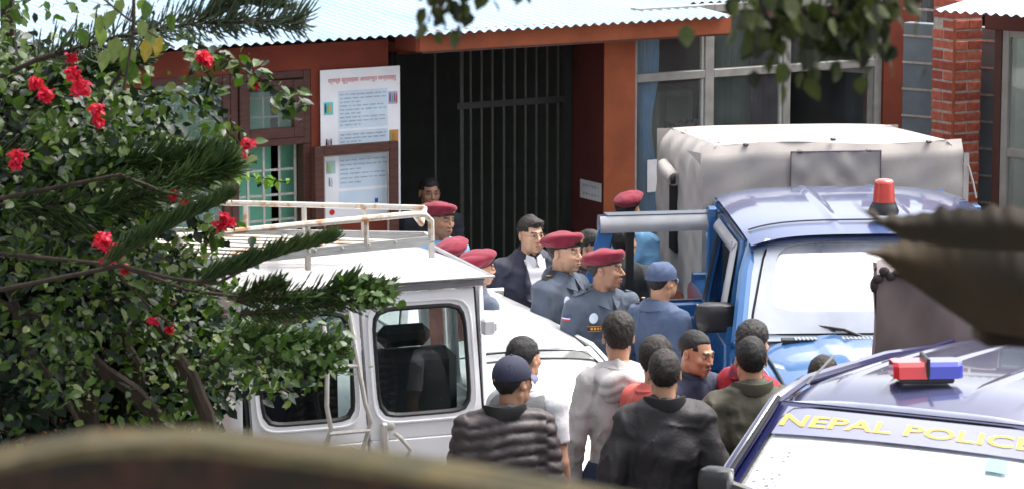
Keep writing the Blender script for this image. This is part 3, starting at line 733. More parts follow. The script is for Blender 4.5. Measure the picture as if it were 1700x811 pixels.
# open door: hinge at local (HW, yB-.05)
dr = link('door', None, pk, (HW-.145, yB-.05, 0), (0, 0, RAD(97)))   # door local: -y is along the door away from hinge before opening
DL = .84
a, b_, c_ = MB(), MB(), MB()
zbl, ztp = 1.27, 1.80
cc = [(0, -DL-.05, zbl), (0, 0, zbl), (-.02, 0, ztp), (-.02, -DL+.10, ztp)]
nv = Vector((1, 0, 0))
window_panel(cc, (.12, .945, .03, .90), a, b_, c_, 0, 12, .03, .03, nrm=nv)
a.box((.0, -DL/2-.02, (.45+zbl)/2), (.05, DL, zbl-.45), bev=.012)
dob = a.obj('panel', mat('blue_door_inner', (.02, .15, .42), .4, coat=.8, var=.03), dr); b_.obj('seal', rubber, dob); c_.obj('pane', glass('door_glass', (.92, .96, .96), .02, ior=1.15), dob)
b = MB(); b.box((.004, -DL*.69, (zbl+ztp)/2-.02), (.03, .045, ztp-zbl-.08)); b.obj('divider', rubber, dob, smooth=False)
b = MB(); b.box((-.004, -.03, (zbl+ztp)/2-.02), (.05, .055, ztp-zbl-.04), bev=.01); b.obj('edge', mat('blue_door_inner', (0, 0, 0)), dob, smooth=False)
for sg in (-1, 1):
    b = MB(); b.patch(lambda u, v: (sg*(.022+.035*sin(pi*v*.6+.4)), -DL+.07+(DL-.07)*u, ztp+.012-.10*v), 12, 8); b.obj('weather_shield', mat('silver_shield', (0, 0, 0)), dob)
b = MB(); b.box((-.01, -DL/2+.06, ztp+.016), (.10, DL-.10, .012), bev=.004); b.obj('rain_channel', mat('dark_channel', (.08, .1, .13), .4), dob, smooth=False)
b = MB(); b.box((-.035, -DL/2, 1.02), (.03, DL*.8, .34), bev=.012); b.box((.035, -DL/2, 1.02), (.03, DL*.8, .34), bev=.012); b.obj('trim', mat('blue_door_inner', (0, 0, 0)), dob, smooth=False)
# mirror on the A pillar
def mirror(parent, c, s, m=plastic, arm=(0, 0, 0), g=True):
    b = MB(); n = 5
    c = Vector(c); sx, sy, sz = s
    b.sphere(c, (sx, sy, sz), 20)
    for i, v in enumerate(b.v):
        q = Vector(v)-c; e = [max(-1, min(1, q[k]/s[k])) for k in range(3)]
        f = (abs(e[0])**4+abs(e[2])**4+abs(e[1])**4)**.25 if any(e) else 1
        l = Vector(e).length; b.v[i] = tuple(c+Vector([q[k]*(l/max(f, 1e-3)) for k in range(3)]))
    o = b.obj('mirror', m, parent)
    b = MB(); b.tube([c, c+Vector(arm)], [.03, .022], 8); b.obj('mirror_arm', plastic, o)
    if g: b = MB(); b.box((c.x, c.y-sy*.97, c.z), (sx*1.7, .01, sz*1.6), bev=.004); b.obj('mirror_glass', chrome, o, smooth=False)
mirror(pk, (HW+.04, .18, 1.405), (.125, .06, .085), arm=(-.1, .0, -.03))
mirror(pk, (-HW-.14, .18, 1.405), (.125, .06, .085), arm=(.2, .02, -.03))
wiper(pk, .10, ywb+.02, zW+.01, .42, ywb-.06, zW+.07)
wiper(pk, -.55, ywb+.02, zW+.01, -.12, ywb-.05, zW+.07)
# cowl vent
vt = mat('cowl_black', (.02, .02, .02), .5)
b = MB(); b.box((0, ywb+.05, zW+.012), (HW*1.35, .07, .02)); b.obj('cowl', vt, pk, smooth=False)
b = MB()
for i in range(46): b.box((-.5+i*.0225, ywb+.062, zW+.025), (.008, .075, .006))
for k in (-.02, 0, .02): b.box((0, ywb+.062+k, zW+.0255), (1.03, .006, .006))
b.obj('cowl_grille', mat('cowl_grey', (.4, .42, .45), .4), pk, smooth=False)
# beacon
bc = G(1467, 352, 1.965)-Vector((PK.x, PK.y, 0)); bl = Matrix.Rotation(-PKT, 3, 'Z')@Vector((bc.x, bc.y, 0))
b = MB(); b.lathe([(.085, 0), (.088, .02), (.075, .05), (.068, .062), (.066, .07)], 28, (bl.x, bl.y, 1.955)); bo = b.obj('beacon', plastic, pk)
red = mat('red_lens', (.75, .10, .08), .12, trans=.25, coat=1, var=.02)
b = MB(); pr_ = [(.062, .068)]+[(.064-.010*k/10+(.0018 if k % 2 else 0), .07+.12*k/10) for k in range(11)]+[(.045, .198), (.02, .203), (.0, .204)]
b.lathe(pr_, 28, (bl.x, bl.y, 1.955)); b.obj('lens', red, bo)
# canopy on the load bed
canvas = mat('grey_canvas', (.41, .37, .345), .85, var=.05, vs=4, bump=.25, bs=220, col2=(.48, .44, .41), c2s=2.5, c2t=(.45, .7), sheen=.2)
def wr(x, y, z, s=1.0): return s*(.006*sin(7*x+3*z+1.3*y)*sin(5*z-2*y+.5)+.006*sin(17*x-9*z+2*y)+.004*sin(31*z+13*x+11*y))
yc0, yc1 = -2.0, -3.75; zc1, zc0 = 2.10, 1.02
cw = .84
b = MB()
def cfront(u, v):
    x = cw-2*cw*u; z = zc0+(zc1-zc0)*v
    r = .09; e = 0
    return (x, yc0+wr(x, 0, z, .9)-.05*max(0, v-.93)/.07, z+.012*sin(5*x))
b.patch(cfront, 60, 40)
def csideL(u, v, sg=1):
    y = yc0+(yc1-yc0)*u; z = zc0+(zc1-.11*u-zc0)*v
    inn = .10*max(0, (v-.8)/.2)**2.5
    return (sg*(cw-inn+wr(y, 2, z, .9)*(0 if u < .02 else 1)), y-(.05*max(0, v-.93)/.07 if u < .02 else 0), z-(.0 if v < 1 else 0))
b.patch(lambda u, v: csideL(u, v, 1), 50, 40); b.patch(lambda u, v: csideL(u, v, -1), 50, 40)
def ctop(u, v):
    s = 2*u-1; y = yc0-.05*1+(yc1-yc0+.05)*v; x = -s*(cw-.10)
    sagv = .012*sin(2*pi*v*2)*(1-s*s)
    return (x, y, zc1-.11*v+.012*sin(5*x)*(1-v)+.022*(1-s**4)*min(1, v*8)*(1 if v < .94 else .6)+sagv*.5)
b.patch(ctop, 40, 30)
b.patch(lambda u, v: (cw-2*cw*u, yc1, zc0+(zc1-.11-zc0)*v), 20, 16)
cn = b.obj('canopy', canvas, pk)
b = MB()   # stitched window flap on the canopy front, and rolled flap, straps
fx0, fx1 = .28, -.30; zf_1 = 2.055
b.patch(lambda u, v: (fx0+(fx1-fx0)*u, yc0+.018+.010*sin(4*u*pi)*sin(3*v*pi+1)+.004*sin(23*u+9*v), 1.72+(zf_1-1.72)*v), 30, 22); b.obj('flap', mat('flap_canvas', (.385, .35, .33), .8, bump=.2, bs=150, var=.06), cn)
b = MB(); b.tube([(fx0, yc0+.02, 1.72), (fx0, yc0+.022, zf_1), (fx1, yc0+.022, zf_1), (fx1, yc0+.02, 1.72)], .006, 5); b.obj('seam', mat('dark_seam', (.14, .12, .13), .8), cn)
for (x, z) in ((.22, zf_1+.02), (-.22, zf_1+.02), (.0, zc1+.045), (.56, zc1+.02), (-.62, zc1+.02)):
    b = MB(); b.box((x, yc0+.012-(.04 if z > zc1 else 0), z-.02), (.035, .03, .02), bev=.006); b.obj('buckle', mat('buckle', (.12, .11, .1), .4, metal=.5), cn, smooth=False)
for (y, z) in ((-2.2, 2.10), (-2.5, 2.08), (-2.8, 2.06), (-3.1, 2.04)):
    b = MB(); b.box((cw-.14, y, z-.012), (.02, .02, .014), bev=.004); b.obj('buckle', _M['buckle'], cn, smooth=False)
b = MB(); b.tube([(cw+.03, -3.28, 1.80), (cw+.05, -3.02, 1.79), (cw+.03, -2.86, 1.765)], [.045, .05, .045], 14); b.obj('rolled_flap', canvas, cn)
b = MB(); b.tube([(cw+.052, -2.855, 1.765), (cw+.03, -2.845, 1.765)], [.032, .03], 10); b.obj('roll_end', interior, cn)
b = MB(); b.box((cw+.008, -3.02, 1.50), (.02, .24, .46)); b.obj('opening', interior, cn, smooth=False)
b = MB(); b.patch(lambda u, v: (cw+.01+.09*u*(1-v), yc0-.02, 2.05-.09*v+.02*u), 6, 6); b.obj('corner_ear', canvas, cn)
b = MB(); b.patch(lambda u, v: (-cw-.0-.035*u, yc0+.012, 1.1+.93*v), 3, 10); b.obj('edge_fold', canvas, cn)
b = MB(); b.tube([(-cw-.03, yc0+.02, 1.95), (-cw-.06, yc0+.03, 1.84), (-cw-.085, yc0+.02, 1.74)], .006, 5); b.obj('strap', canvas, cn)
b = MB(); b.box((0, -2.87, .82), (1.56, 1.74, .38), bev=.03); b.obj('load_bed', blue, pk, smooth=False)
for k in (-2.3, -2.87, -3.4):
    b = MB(); b.tube([(cw-.05, k, 1.0), (cw-.05, k, 1.93), (cw-.14, k, 2.02), (-cw+.14, k, 2.02), (-cw+.05, k, 1.93), (-cw+.05, k, 1.0)], .014, 6); b.obj('hoop', steel, cn)

cn.rotation_euler = (0, 0, RAD(3.9)); cn.location = (-.217, -.005, 0)
# ---------------- white off-road van, seen from the rear, twin doors, ladder and roof rack
JV = P(612, 760, 16.45)
jv = thing('white_van', 'white off-road van with twin rear doors, ladder and rusty roof rack', 'van', (JV.x, JV.y, 0), 0, rot=(0, RAD(-.6), RAD(19)))
jv.location.z = .075
Jw = .655
zt_j, zb_j = 1.825, 1.10
b = MB(); loft(b, [sec(y, Jw+.03, .45, 1.04, .0, .05) for y in (.06, .3, 1.5)]); b.obj('body', whitep, jv)
b = MB(); loft(b, [sec(y, Jw+.0, .45, 1.04-.1*t, .0, .08) for y, t in ((1.5, 0), (1.9, .3), (2.4, 1))]); b.obj('bonnet', whitep, jv)
# body rear face: outer frame around two doors
def jp(x, z):  # rear surface leans forward (away) a little with height, rounded corners
    return Vector((x, .0+.05*max(0, (z-1.0)/.8), z))
doors = [(-.61, -.005), (.012, .625)]
for k, (xa_, xb_) in enumerate(doors):
    a, s_, g_ = MB(), MB(), MB()
    lean = .018
    xa2, xb2 = xa_-lean*0, xb_-lean*0
    cc = [jp(xa_+.012, 1.0), jp(xb_+.012, 1.0), jp(xb_-.018, zt_j-.07), jp(xa_-.018, zt_j-.07)]
    window_panel(cc, (.09, .905, .155, .90), a, s_, g_, .015, 7, .05, .085, nrm=(0, -1, .06))
    a.box(((xa_+xb_)/2+.012, .022, .735), (xb_-xa_, .05, .53), bev=.012)
    d = a.obj('door', whitep, jv); s_.obj('seal', rubber, d); g_.obj('pane', glass_clear if k else glass_dark, d)
    # pressed swage round the window
    a = MB(); 
    ring = []
    for t in np.linspace(0, 2*pi, 65):
        ct, st = cos(t), sin(t); r = (abs(ct/.455)**7+abs(st/.415)**7)**(-1/7); p_ = bil(cc, .4975+r*ct, .528+r*st); ring.append(p_+Vector((0, -.013, 0)))
    a.tube(ring, .007, 6); a.obj('swage', whitep, d)
b = MB(); b.box((.004, .012, 1.25), (.012, .03, 1.1)); 
o = b.obj('door_gap', rubber, jv, smooth=False); o.rotation_euler = (RAD(-3.4), RAD(-2), 0); o.location = (.044, .058, 0)
for sg in (-1, 1):
    b = MB(); b.patch(lambda u, v: (sg*(.638+.0+.045*sin(u*pi/2)+.022*(1-v)), .005+.10*(1-cos(u*pi/2))+.05*max(0, (v*.85-.1))/.8*1, .62+1.14*v), 8, 12, flip=(sg < 0)); b.obj('corner', whitep, jv)
    b = MB(); b.box((0, 0, 0), (.010, .012, 1.1)); b.obj('door_gap', rubber, jv, smooth=False, loc=(sg*.633+.004, .032, 1.22), rot=(RAD(-3.4), RAD(-2.2), 0))
b = MB(); b.box((.668, -.005, 1.555), (.07, .055, .085), bev=.012); b.box((.70, -.036, 1.555), (.01, .01, .04)); b.obj('hinge', mat('hinge_white', (.6, .6, .61), .4), jv, smooth=False)
b = MB(); b.box((.678, -.005, .86), (.07, .055, .085), bev=.012); b.obj('hinge', _M['hinge_white'], jv, smooth=False)
b = MB(); b.box((-.655, -.005, 1.555), (.07, .055, .085), bev=.012); b.obj('hinge', _M['hinge_white'], jv, smooth=False)
# side walls with window openings, front
for sg in (-1, 1):
    for (y0, y1) in ((.11, .60), (.63, 1.12)):
        a, s_, g_ = MB(), MB(), MB()
        cc = [(sg*(Jw+.03), y0, 1.0), (sg*(Jw+.03), y1, 1.0), (sg*(Jw), y1, zt_j-.05), (sg*(Jw), y0, zt_j-.05)]
        window_panel(cc, (.08, .92, .2, .88), a, s_, g_, 0, 8, .03, .05, nrm=(sg, 0, .05)); w_ = a.obj('side_panel', whitep, jv); s_.obj('seal', rubber, w_); g_.obj('pane', glass_clear, w_)
a, s_, g_ = MB(), MB(), MB(); window_panel([(-Jw, 1.5, 1.02), (Jw, 1.5, 1.02), (Jw-.03, 1.18, zt_j-.06), (-Jw+.03, 1.18, zt_j-.06)], (.03, .97, .04, .96), a, s_, g_, 0, 9, .02, .02, nrm=(0, 1, .4))
w_ = a.obj('windscreen_frame', whitep, jv); s_.obj('seal', rubber, w_); g_.obj('windscreen', glass_clear, w_)
# roof
b = MB()
def jroof(u, v):
    s = 2*u-1; q = v
    x = (Jw+.02)*s; y = .0+1.3*v
    z = zt_j+.060*(1-abs(s)**7)*min(1, (v*7)**.6 if v > 0 else 0)-.06*v*v
    return (x, y-.02*0, z)
b.patch(jroof, 40, 30); b.patch(lambda u, v: (lambda p: (p[0], p[1], p[2]-.025))(jroof(u, v)), 20, 15, flip=True); rfj = b.obj('roof', whitep, jv)
b = MB(); b.box((0, .0, zt_j-.004), (2*Jw+.10, .05, .014), bev=.005); b.box((0, .03, zt_j-.035), (2*Jw+.0, .03, .045), bev=.005); b.obj('drip_rail', mat('rail_grey', (.25, .25, .26), .4, metal=.3), jv, smooth=False)
for sg in (-1, 1):
    b = MB(); b.box((sg*(Jw+.03), .6, zt_j-.004), (.03, 1.2, .014), bev=.005); b.obj('drip_rail', _M['rail_grey'], jv, smooth=False)
for sg in (-1, 1): wheel(jv, sg*.56, .75, .38, .2, -.075); wheel(jv, sg*.56, 2.0, .38, .2, -.075)
b = MB(); b.box((0, -.06, .5), (1.3, .12, .16), bev=.03); b.obj('bumper', plastic, jv, smooth=False)
b = MB(); b.box((0, .7, .95), (1.2, 1.25, .06)); b.obj('load_floor', interior, jv)
for x, y in ((.33, .80), (-.33, .80)): seat(jv, x, y-.15, .66, .58, .58)
# handle (right door), ladder on left door
lad = mat('ladder_paint', (.55, .52, .48), .4, metal=.25, var=.1, vs=20)
b = MB(); b.box((.09, -.025, 1.01), (.04, .035, .17), bev=.01); b.lathe([(.022, 0), (.022, .02), (.015, .024)], 16, (.122, -.02, 1.075), Matrix.Rotation(pi/2, 3, 'X')); b.obj('handle', lad, jv)
b = MB(); b.tube([(.15, -.02, 1.03), (.16, -.07, 1.02), (.215, -.075, .95), (.18, -.07, .89), (.12, -.05, .88)], .011, 8); b.obj('grab_handle', lad, jv)
b = MB(); b.tube([(-.17, -.02, .94), (-.17, -.06, .96), (-.10, -.06, .99), (-.04, -.05, .95), (-.05, -.02, .86)], .011, 8); b.obj('grab_handle', lad, jv)
b = MB(); b.tube([(-.22, -.01, 1.62), (-.225, -.09, 1.5), (-.235, -.09, 1.22), (-.215, -.09, 1.10), (-.25, -.03, .92)], .013, 8); b.tube([(-.08, -.0, 1.70), (-.075, -.09, 1.5), (-.03, -.09, 1.22), (.0, -.09, 1.12), (-.05, -.03, .90)], .013, 8)
for z_, xl, xr in ((1.075, -.225, -.01), (1.42, -.23, -.06)): b.tube([(xl, -.09, z_), (xr, -.09, z_)], .011, 8)
b.obj('ladder', lad, jv)
# roof rack
rust = mat('rusty_white_rack', (.50, .47, .42), .5, var=.08, vs=12, col2=(.36, .19, .09), c2s=9, c2t=(.52, .62))
rsteel = mat('rack_alu', (.36, .36, .35), .45, metal=.3, var=.15, vs=30, stretch=(.2, 1, 6))
rk = link('roof_rack', None, jv, (0, 0, 0))
zr_ = 2.0; xl, xr = -.93, .36; yf_, yb_ = .05, 1.15
def rp(px, py, z):   # rack point in van space from the picture at rack height z
    q = jv_inv@G(px, py, z); return q
bpy.context.view_layer.update(); jv_inv = jv.matrix_world.inverted()
def W_(px, py, z): return jv_inv@G(px, py, z)
def flatbar(a, b_, w=.02, h=.03, m=rust, name='slat', par=None):
    o = MB(); d = (b_-a); L_ = d.length; M = d.to_track_quat('X', 'Z').to_matrix(); o.box((a+b_)/2, (L_, w, h), M=M); return o.obj(name, m, par or rk, smooth=False)
zR0 = 2.07; up = Vector((0, 0, .15))
LN, A_, B_ = W_(96, 424, zR0), W_(296, 440, zR0), W_(716, 399, zR0); LF_, D_ = W_(96, 381, zR0), W_(706, 391, zR0)
flatbar(LN, A_, .02, .045, rsteel, 'side_rail'); flatbar(A_, B_, .02, .045, rsteel, 'side_rail'); flatbar(LF_, D_, .02, .04, rsteel, 'side_rail'); flatbar(LN, LF_, .02, .04, rsteel, 'side_rail'); flatbar(B_, D_, .02, .04, rsteel, 'side_rail')
NS = 9
for i in range(1, NS):
    s_ = i/NS; a = LN.lerp(LF_, s_); e = A_.lerp(B_, s_*.97); flatbar(a+Vector((0, 0, .012)), e+Vector((0, 0, .012)), .058, .010)
for t in (.25, .55, .8): flatbar(LN.lerp(A_, t)-Vector((0, 0, .012)), LF_.lerp(D_, t*.5)-Vector((0, 0, .012)), .03, .02, rust, 'cross_bar')
flatbar(A_.lerp(B_, .4)-Vector((0, 0, .012)), LF_.lerp(D_, .62)-Vector((0, 0, .012)), .03, .02, rust, 'cross_bar')
def tub(pts, r=.015, name='rail', m=rust):
    o = MB(); o.tube(pts, r, 8); return o.obj(name, m, rk)
tub([LF_+up, LF_.lerp(D_, .5)+up*1.05, LF_.lerp(D_, .9)+up, D_+up*.98]); 
cn_ = A_.lerp(B_, .93)+up*.98
tub([A_+up*.95, A_.lerp(B_, .5)+up*.98, cn_, A_.lerp(B_, .975)+up*.93, B_+up*.7, B_+Vector((0, 0, .0))], .017)
tub([LN+up*.9, LN.lerp(A_, .6)+up*.95, A_+up*.95])
tub([D_+up*.98, (D_+cn_)/2+up*.5+Vector((.01, 0, -.07)), cn_])
for px_ in (210, 320, 410, 507, 605):
    t = (px_-96)/610; tub([LF_.lerp(D_, t), LF_.lerp(D_, t)+up*1.02], .014, 'upright')
for px_ in (299, 507, 605):
    t = (px_-296)/420; tub([A_.lerp(B_, max(t, 0)), A_.lerp(B_, max(t, 0))+up*.96], .014 if t > .05 else .02, 'upright')
for p_ in (A_, B_, A_.lerp(B_, .5), LF_.lerp(D_, .3)): flatbar(p_-Vector((0, 0, .09)), p_-Vector((0, 0, .01)), .025, .025, rust, 'foot')

# ---------------- white saloon car
SD = P(850, 545, 18.05)
sdn = thing('white_saloon', 'white saloon car with glaring windscreen parked beyond the men', 'car', (SD.x, SD.y, 0), RAD(199))
SW = .71
generic_lower(sdn, whitep, SW, -3.0, 1.55, .30, .90, .60, .93, .31, (-2.2, 1.0), whitep, (), z_front=.72)
def sroof(u, v):
    s = 2*u-1; hw = .47+.02*(1-v); y = -1.7+1.72*v; x = hw*s
    z = 1.385-.11*abs(s)**2.4-.075*(max(0, v-.35)/.65)**2*1.0-.03*(1-v)**2
    return (x, y, z)
b = MB(); b.patch(sroof, 30, 20); b.patch(lambda u, v: (lambda p: (p[0], p[1], p[2]-.03))(sroof(u, v)), 15, 10, flip=True); b.obj('roof', whitep, sdn)
fr, s_, g_ = MB(), MB(), MB()
cS = [(.66, .62, .90), (-.66, .62, .90), (-.46, .02, 1.235), (.46, .02, 1.235)]
S_ = window_panel(cS, (.045, .955, .04, .955), fr, s_, g_, .085, 7, .02, .012)
fr.obj('windscreen_frame', whitep, sdn); s_.obj('seal', rubber, sdn); g_.obj('windscreen', glass_saloon, sdn)
b = MB(); b.patch(lambda u, v: Vector(sroof(u, 1)).lerp(S_(1-u, .99, .004), v), 30, 4); b.obj('header', whitep, sdn)
b = MB(); b.patch(lambda u, v: S_(.05+.90*u, .80+.13*v, .006)+Vector((0, 0, 0)), 30, 4); b.obj('unreflecting_band', mat('unreflecting_glass', (.22, .23, .22), .15, coat=1), sdn)  # grey band painted where the glass reflects no sky
b = MB(); b.patch(lambda u, v: S_(.10+.10*u, .68+.1*v, .009), 6, 3); b.obj('sticker', mat('teal_sticker', (.12, .55, .65), .4), sdn)
b = MB(); b.patch(lambda u, v: S_(.20+.07*u, .84+.05*v, .011), 6, 3); b.obj('sticker', mat('white_sticker', (.75, .76, .78), .4), sdn)
fr, s_, g_ = MB(), MB(), MB(); window_panel([(-.7, -2.3, .93), (.7, -2.3, .93), (.53, -1.7, 1.28), (-.53, -1.7, 1.28)], (.05, .95, .08, .93), fr, s_, g_, .03, 7, .02, .02, nrm=(0, -.5, .8))
o = fr.obj('rear_frame', whitep, sdn); s_.obj('seal', rubber, o); g_.obj('rear_window', glass_dark, o)
for sg in (-1, 1):
    for (y0, y1, r0, r1) in ((-1.05, .55, 0, -.55), (-2.2, -1.08, .5, 0)):
        fr, s_, g_ = MB(), MB(), MB(); window_panel([(sg*.715, y0, .90), (sg*.715, y1, .90), (sg*.49, y1+r1, 1.25), (sg*.49, y0+r0, 1.25)], (.06, .94, .06, .9), fr, s_, g_, 0, 7, .02, .02, nrm=Vector((sg, 0, .4)).normalized())
        o = fr.obj('door', whitep, sdn); s_.obj('seal', rubber, o); g_.obj('pane', glass_dark, o)
for x in (-.33, .33): seat(sdn, x, -.7, .4, .46, .55)
b = MB(); b.box((0, .45, .82), (1.3, .3, .14), bev=.04); b.box((0, -.8, .4), (1.3, 2.6, .06)); b.obj('dashboard', interior, sdn)
wiper(sdn, -.05, .67, .945, -.40, .60, .985); wiper(sdn, .50, .67, .945, .15, .60, .985)
for sg in (-1, 1): mirror(sdn, (sg*.86, .38, .97), (.10, .07, .065), whitep, (-sg*.15, .02, -.03), False)

# ---------------- police car in the foreground
PCT = RAD(153)
PC0 = P(1525, 672, 13.55)
pcz = PC0.z
pc = thing('police_car', 'dark blue police car with red and blue light bar, nearest vehicle', 'police car', (PC0.x, PC0.y, 0), PCT)
zP = pcz; PH = .74
generic_lower(pc, navy, PH+.06, -2.6, 1.95, .42, zP-.62, .78, zP-.60, .38, (-1.9, 1.35), navy, (-.25, .25), z_front=zP-.82)
def proof(u, v):
    p_ = roof_patch(.66, -2.5, .0, zP+.055, .075, .0, .10, (-.44, -.2, .2, .44), .028, .009, .012)(u, v)
    x, y, z = p_; z -= .19*(1-v)**1.4; z -= .06*max(0, (v-.86)/.14)**2
    return (x, y, z)
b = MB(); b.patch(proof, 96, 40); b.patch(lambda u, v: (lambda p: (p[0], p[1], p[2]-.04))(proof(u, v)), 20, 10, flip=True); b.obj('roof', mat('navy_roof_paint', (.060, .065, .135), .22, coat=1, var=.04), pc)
fr, s_, g_ = MB(), MB(), MB()
cP = [(.74, .74, zP-.56), (-.74, .74, zP-.56), (-.61, .02, zP-.03), (.61, .02, zP-.03)]
S_ = window_panel(cP, (.03, .97, .05, .965), fr, s_, g_, .05, 12, .02, .012)
fr.obj('windscreen_frame', navy, pc); s_.obj('seal', rubber, pc); g_.obj('windscreen', glass_screen, pc)
# front roof lip: sky reflection painted as a pale header panel
b = MB(); b.patch(lambda u, v: (lambda q, r: q.lerp(r, v)+Vector((0, 0, .012*sin(pi*v))))(Vector(proof(u*.96+.02, 1))+Vector((0, .004, .004)), S_(1-u, .99, .004)), 30, 5); b.obj('header', mat('header_reflection_paint', (.42, .44, .56), .25, coat=1), pc)
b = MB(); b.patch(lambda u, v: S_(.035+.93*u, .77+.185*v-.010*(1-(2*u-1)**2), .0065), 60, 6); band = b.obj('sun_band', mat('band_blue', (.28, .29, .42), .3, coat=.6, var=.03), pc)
t = print_text('NEPAL POLICE', .1, 0, 0, None, bold=.0022)
yel = mat('yellow_letters', (.74, .50, .12), .4, var=.02)
if t:
    me, co, wtx = t
    import bmesh
    bmx = bmesh.new(); bmx.from_mesh(me); 
    for it in range(3): bmesh.ops.subdivide_edges(bmx, edges=[e for e in bmx.edges if e.calc_length() > .02], cuts=1)
    bmesh.ops.triangulate(bmx, faces=bmx.faces); bmx.to_mesh(me); bmx.free()
    xs_ = [v.co.x for v in me.vertices]; x0, x1 = min(xs_), max(xs_); ys_ = [v.co.y for v in me.vertices]; y0, y1 = min(ys_), max(ys_)
    for v in me.vertices:
        u = .045+.90*(v.co.x-x0)/(x1-x0); w_ = (v.co.y-y0)/(y1-y0)
        # orientation: picture left is local +x = u 0
        vv = .825+.080*w_-.010*(1-(2*u-1)**2)
        v.co = S_(u, vv, .0095)
    me.materials.append(yel)
    dup_ = me.copy(); link('lettering', me, band)
b = MB(); b.patch(lambda u, v: S_(.80+.07*u, .66+.08*v, .008), 6, 4); b.obj('sticker', mat('teal_sticker2', (.30, .62, .62), .4), pc)
# leaf reflections painted as dark specks on the glass
b = MB(); r3 = random.Random(11)
for i in range(110):
    t_ = r3.random(); u = .13+.06*r3.gauss(0, .32)-.02*t_; v = .05+.68*t_; s = r3.uniform(.002, .008)*(1.2-t_*.6)
    if r3.random() < .25: u -= .07
    a_ = r3.uniform(0, pi)
    c_ = S_(u+.03*(1-t_), v, .0035); ex = (S_(u+.01, v, .0035)-S_(u, v, .0035)).normalized(); ey = (S_(u, v+.01, .0035)-S_(u, v, .0035)).normalized()
    pts_ = [c_+(ex*cos(a_+k*pi/3)*s*r3.uniform(.4, 1.3)*1.6+ey*sin(a_+k*pi/3)*s*r3.uniform(.4, 1)) for k in range(6)]
    b.add(pts_, [tuple(range(6))])
tag(b.obj('leaf_reflections', mat('leaf_reflection_paint', (.07, .08, .07), .6), pc), kind='stuff')
for sg in (-1, 1):
    b = MB(); b.tube([(sg*.775, .80, zP-.62), (sg*.70, .38, zP-.27), (sg*.645, .03, zP-.035), (sg*.64, -.3, zP-.005), (sg*.64, -1.3, zP-.075), (sg*.66, -2.4, zP-.22)], [.035, .028, .026, .024, .024, .024], 8); pl = b.obj('pillar', navy, pc)
    b = MB(); b.tube([(sg*.755, .83, zP-.60), (sg*.675, .40, zP-.245), (sg*.622, .045, zP-.012)], [.012, .012, .010], 6); b.obj('seal', rubber, pl)
    b = MB(); b.tube([(sg*.80, .74, zP-.60), (sg*.735, .34, zP-.27), (sg*.68, .0, zP-.05), (sg*.678, -.3, zP-.025), (sg*.678, -1.3, zP-.095)], .012, 6); b.obj('rain_gutter', chrome, pl)
    for (y0, y1, r0, r1) in ((-.65, .74, 0, -.70), (-1.65, -.68, 0, 0), (-2.4, -1.68, .1, 0)):
        fr, s_, g_ = MB(), MB(), MB(); window_panel([(sg*.79, y0, zP-.62), (sg*.79, y1, zP-.62), (sg*.66, y1+r1, zP-.05+.055*min(0, y1+.3)), (sg*.66, y0+r0, zP-.05+.055*min(0, y0+.3))], (.06, .94, .05, .9), fr, s_, g_, 0, 7, .02, .02, nrm=Vector((sg, 0, .25)).normalized())
        o = fr.obj('door', navy, pc); s_.obj('seal', rubber, o); g_.obj('pane', glass_dark, o)
for x in (-.38, .38): seat(pc, x, -.5, .65)
b = MB(); b.box((0, .6, zP-.7), (1.4, .34, .2), bev=.04); b.box((0, -1.2, .6), (1.4, 3, .06)); b.obj('dashboard', interior, pc)
q = P(1188, 798, 12.95); q = Matrix.Rotation(-PCT, 3, 'Z')@(q-Vector((PC0.x, PC0.y, 0)))
mirror(pc, (q.x, q.y, q.z), (.068, .05, .06), plastic, (-.12, -.1, -.06), True)
mirror(pc, (-q.x, q.y, q.z), (.060, .045, .055), plastic, (.12, -.1, -.06), True)
# light bar
lb = G(1535, 622, zP+.075); q = Matrix.Rotation(-PCT, 3, 'Z')@(lb-Vector((PC0.x, PC0.y, 0)))
LBR = RAD(-32+0)
lo = link('light_bar', None, pc, (q.x, q.y, zP+.05), (0, 0, pi-PCT+RAD(4)))
def lens(x0, x1, m, nm, s0, s1):
    b = MB(); hz = .068
    poly = lambda x, k: [(x, -.085*k, .025), (x, -.072*k, .025+hz*.75), (x, -.055*k, .025+hz), (x, .055*k, .025+hz), (x, .072*k, .025+hz*.75), (x, .085*k, .025)]
    loft(b, [poly(x0, s0), poly(x0+(x1-x0)*.15, 1), poly(x1-(x1-x0)*.15, 1), poly(x1, s1)]); return b.obj(nm, m, lo, smooth=False)
lens(.002, .148, mat('red_bar_lens', (.6, .015, .02), .1, coat=1, var=.02), 'lens', 1, .72)
lens(-.155, -.004, mat('blue_bar_lens', (.02, .035, .42), .1, coat=1, var=.02), 'lens', .72, 1)
b = MB(); b.box((0, 0, .065), (.016, .17, .10), bev=.004); b.obj('divider', plastic, lo, smooth=False)
b = MB(); b.box((0, 0, .013), (.24, .13, .028), bev=.008); b.obj('base', mat('bar_base', (.05, .05, .06), .5), lo, smooth=False)
# antenna
a0 = P(1340, 636, 13.9); a1 = P(1386, 588, 13.9); iv = Matrix.Rotation(-PCT, 3, 'Z'); f_ = lambda p: iv@(p-Vector((PC0.x, PC0.y, 0)))
b = MB(); b.tube([f_(a0), f_(a1)], .0055, 6); b.obj('antenna', mat('pale_rod', (.6, .58, .52), .4), pc)

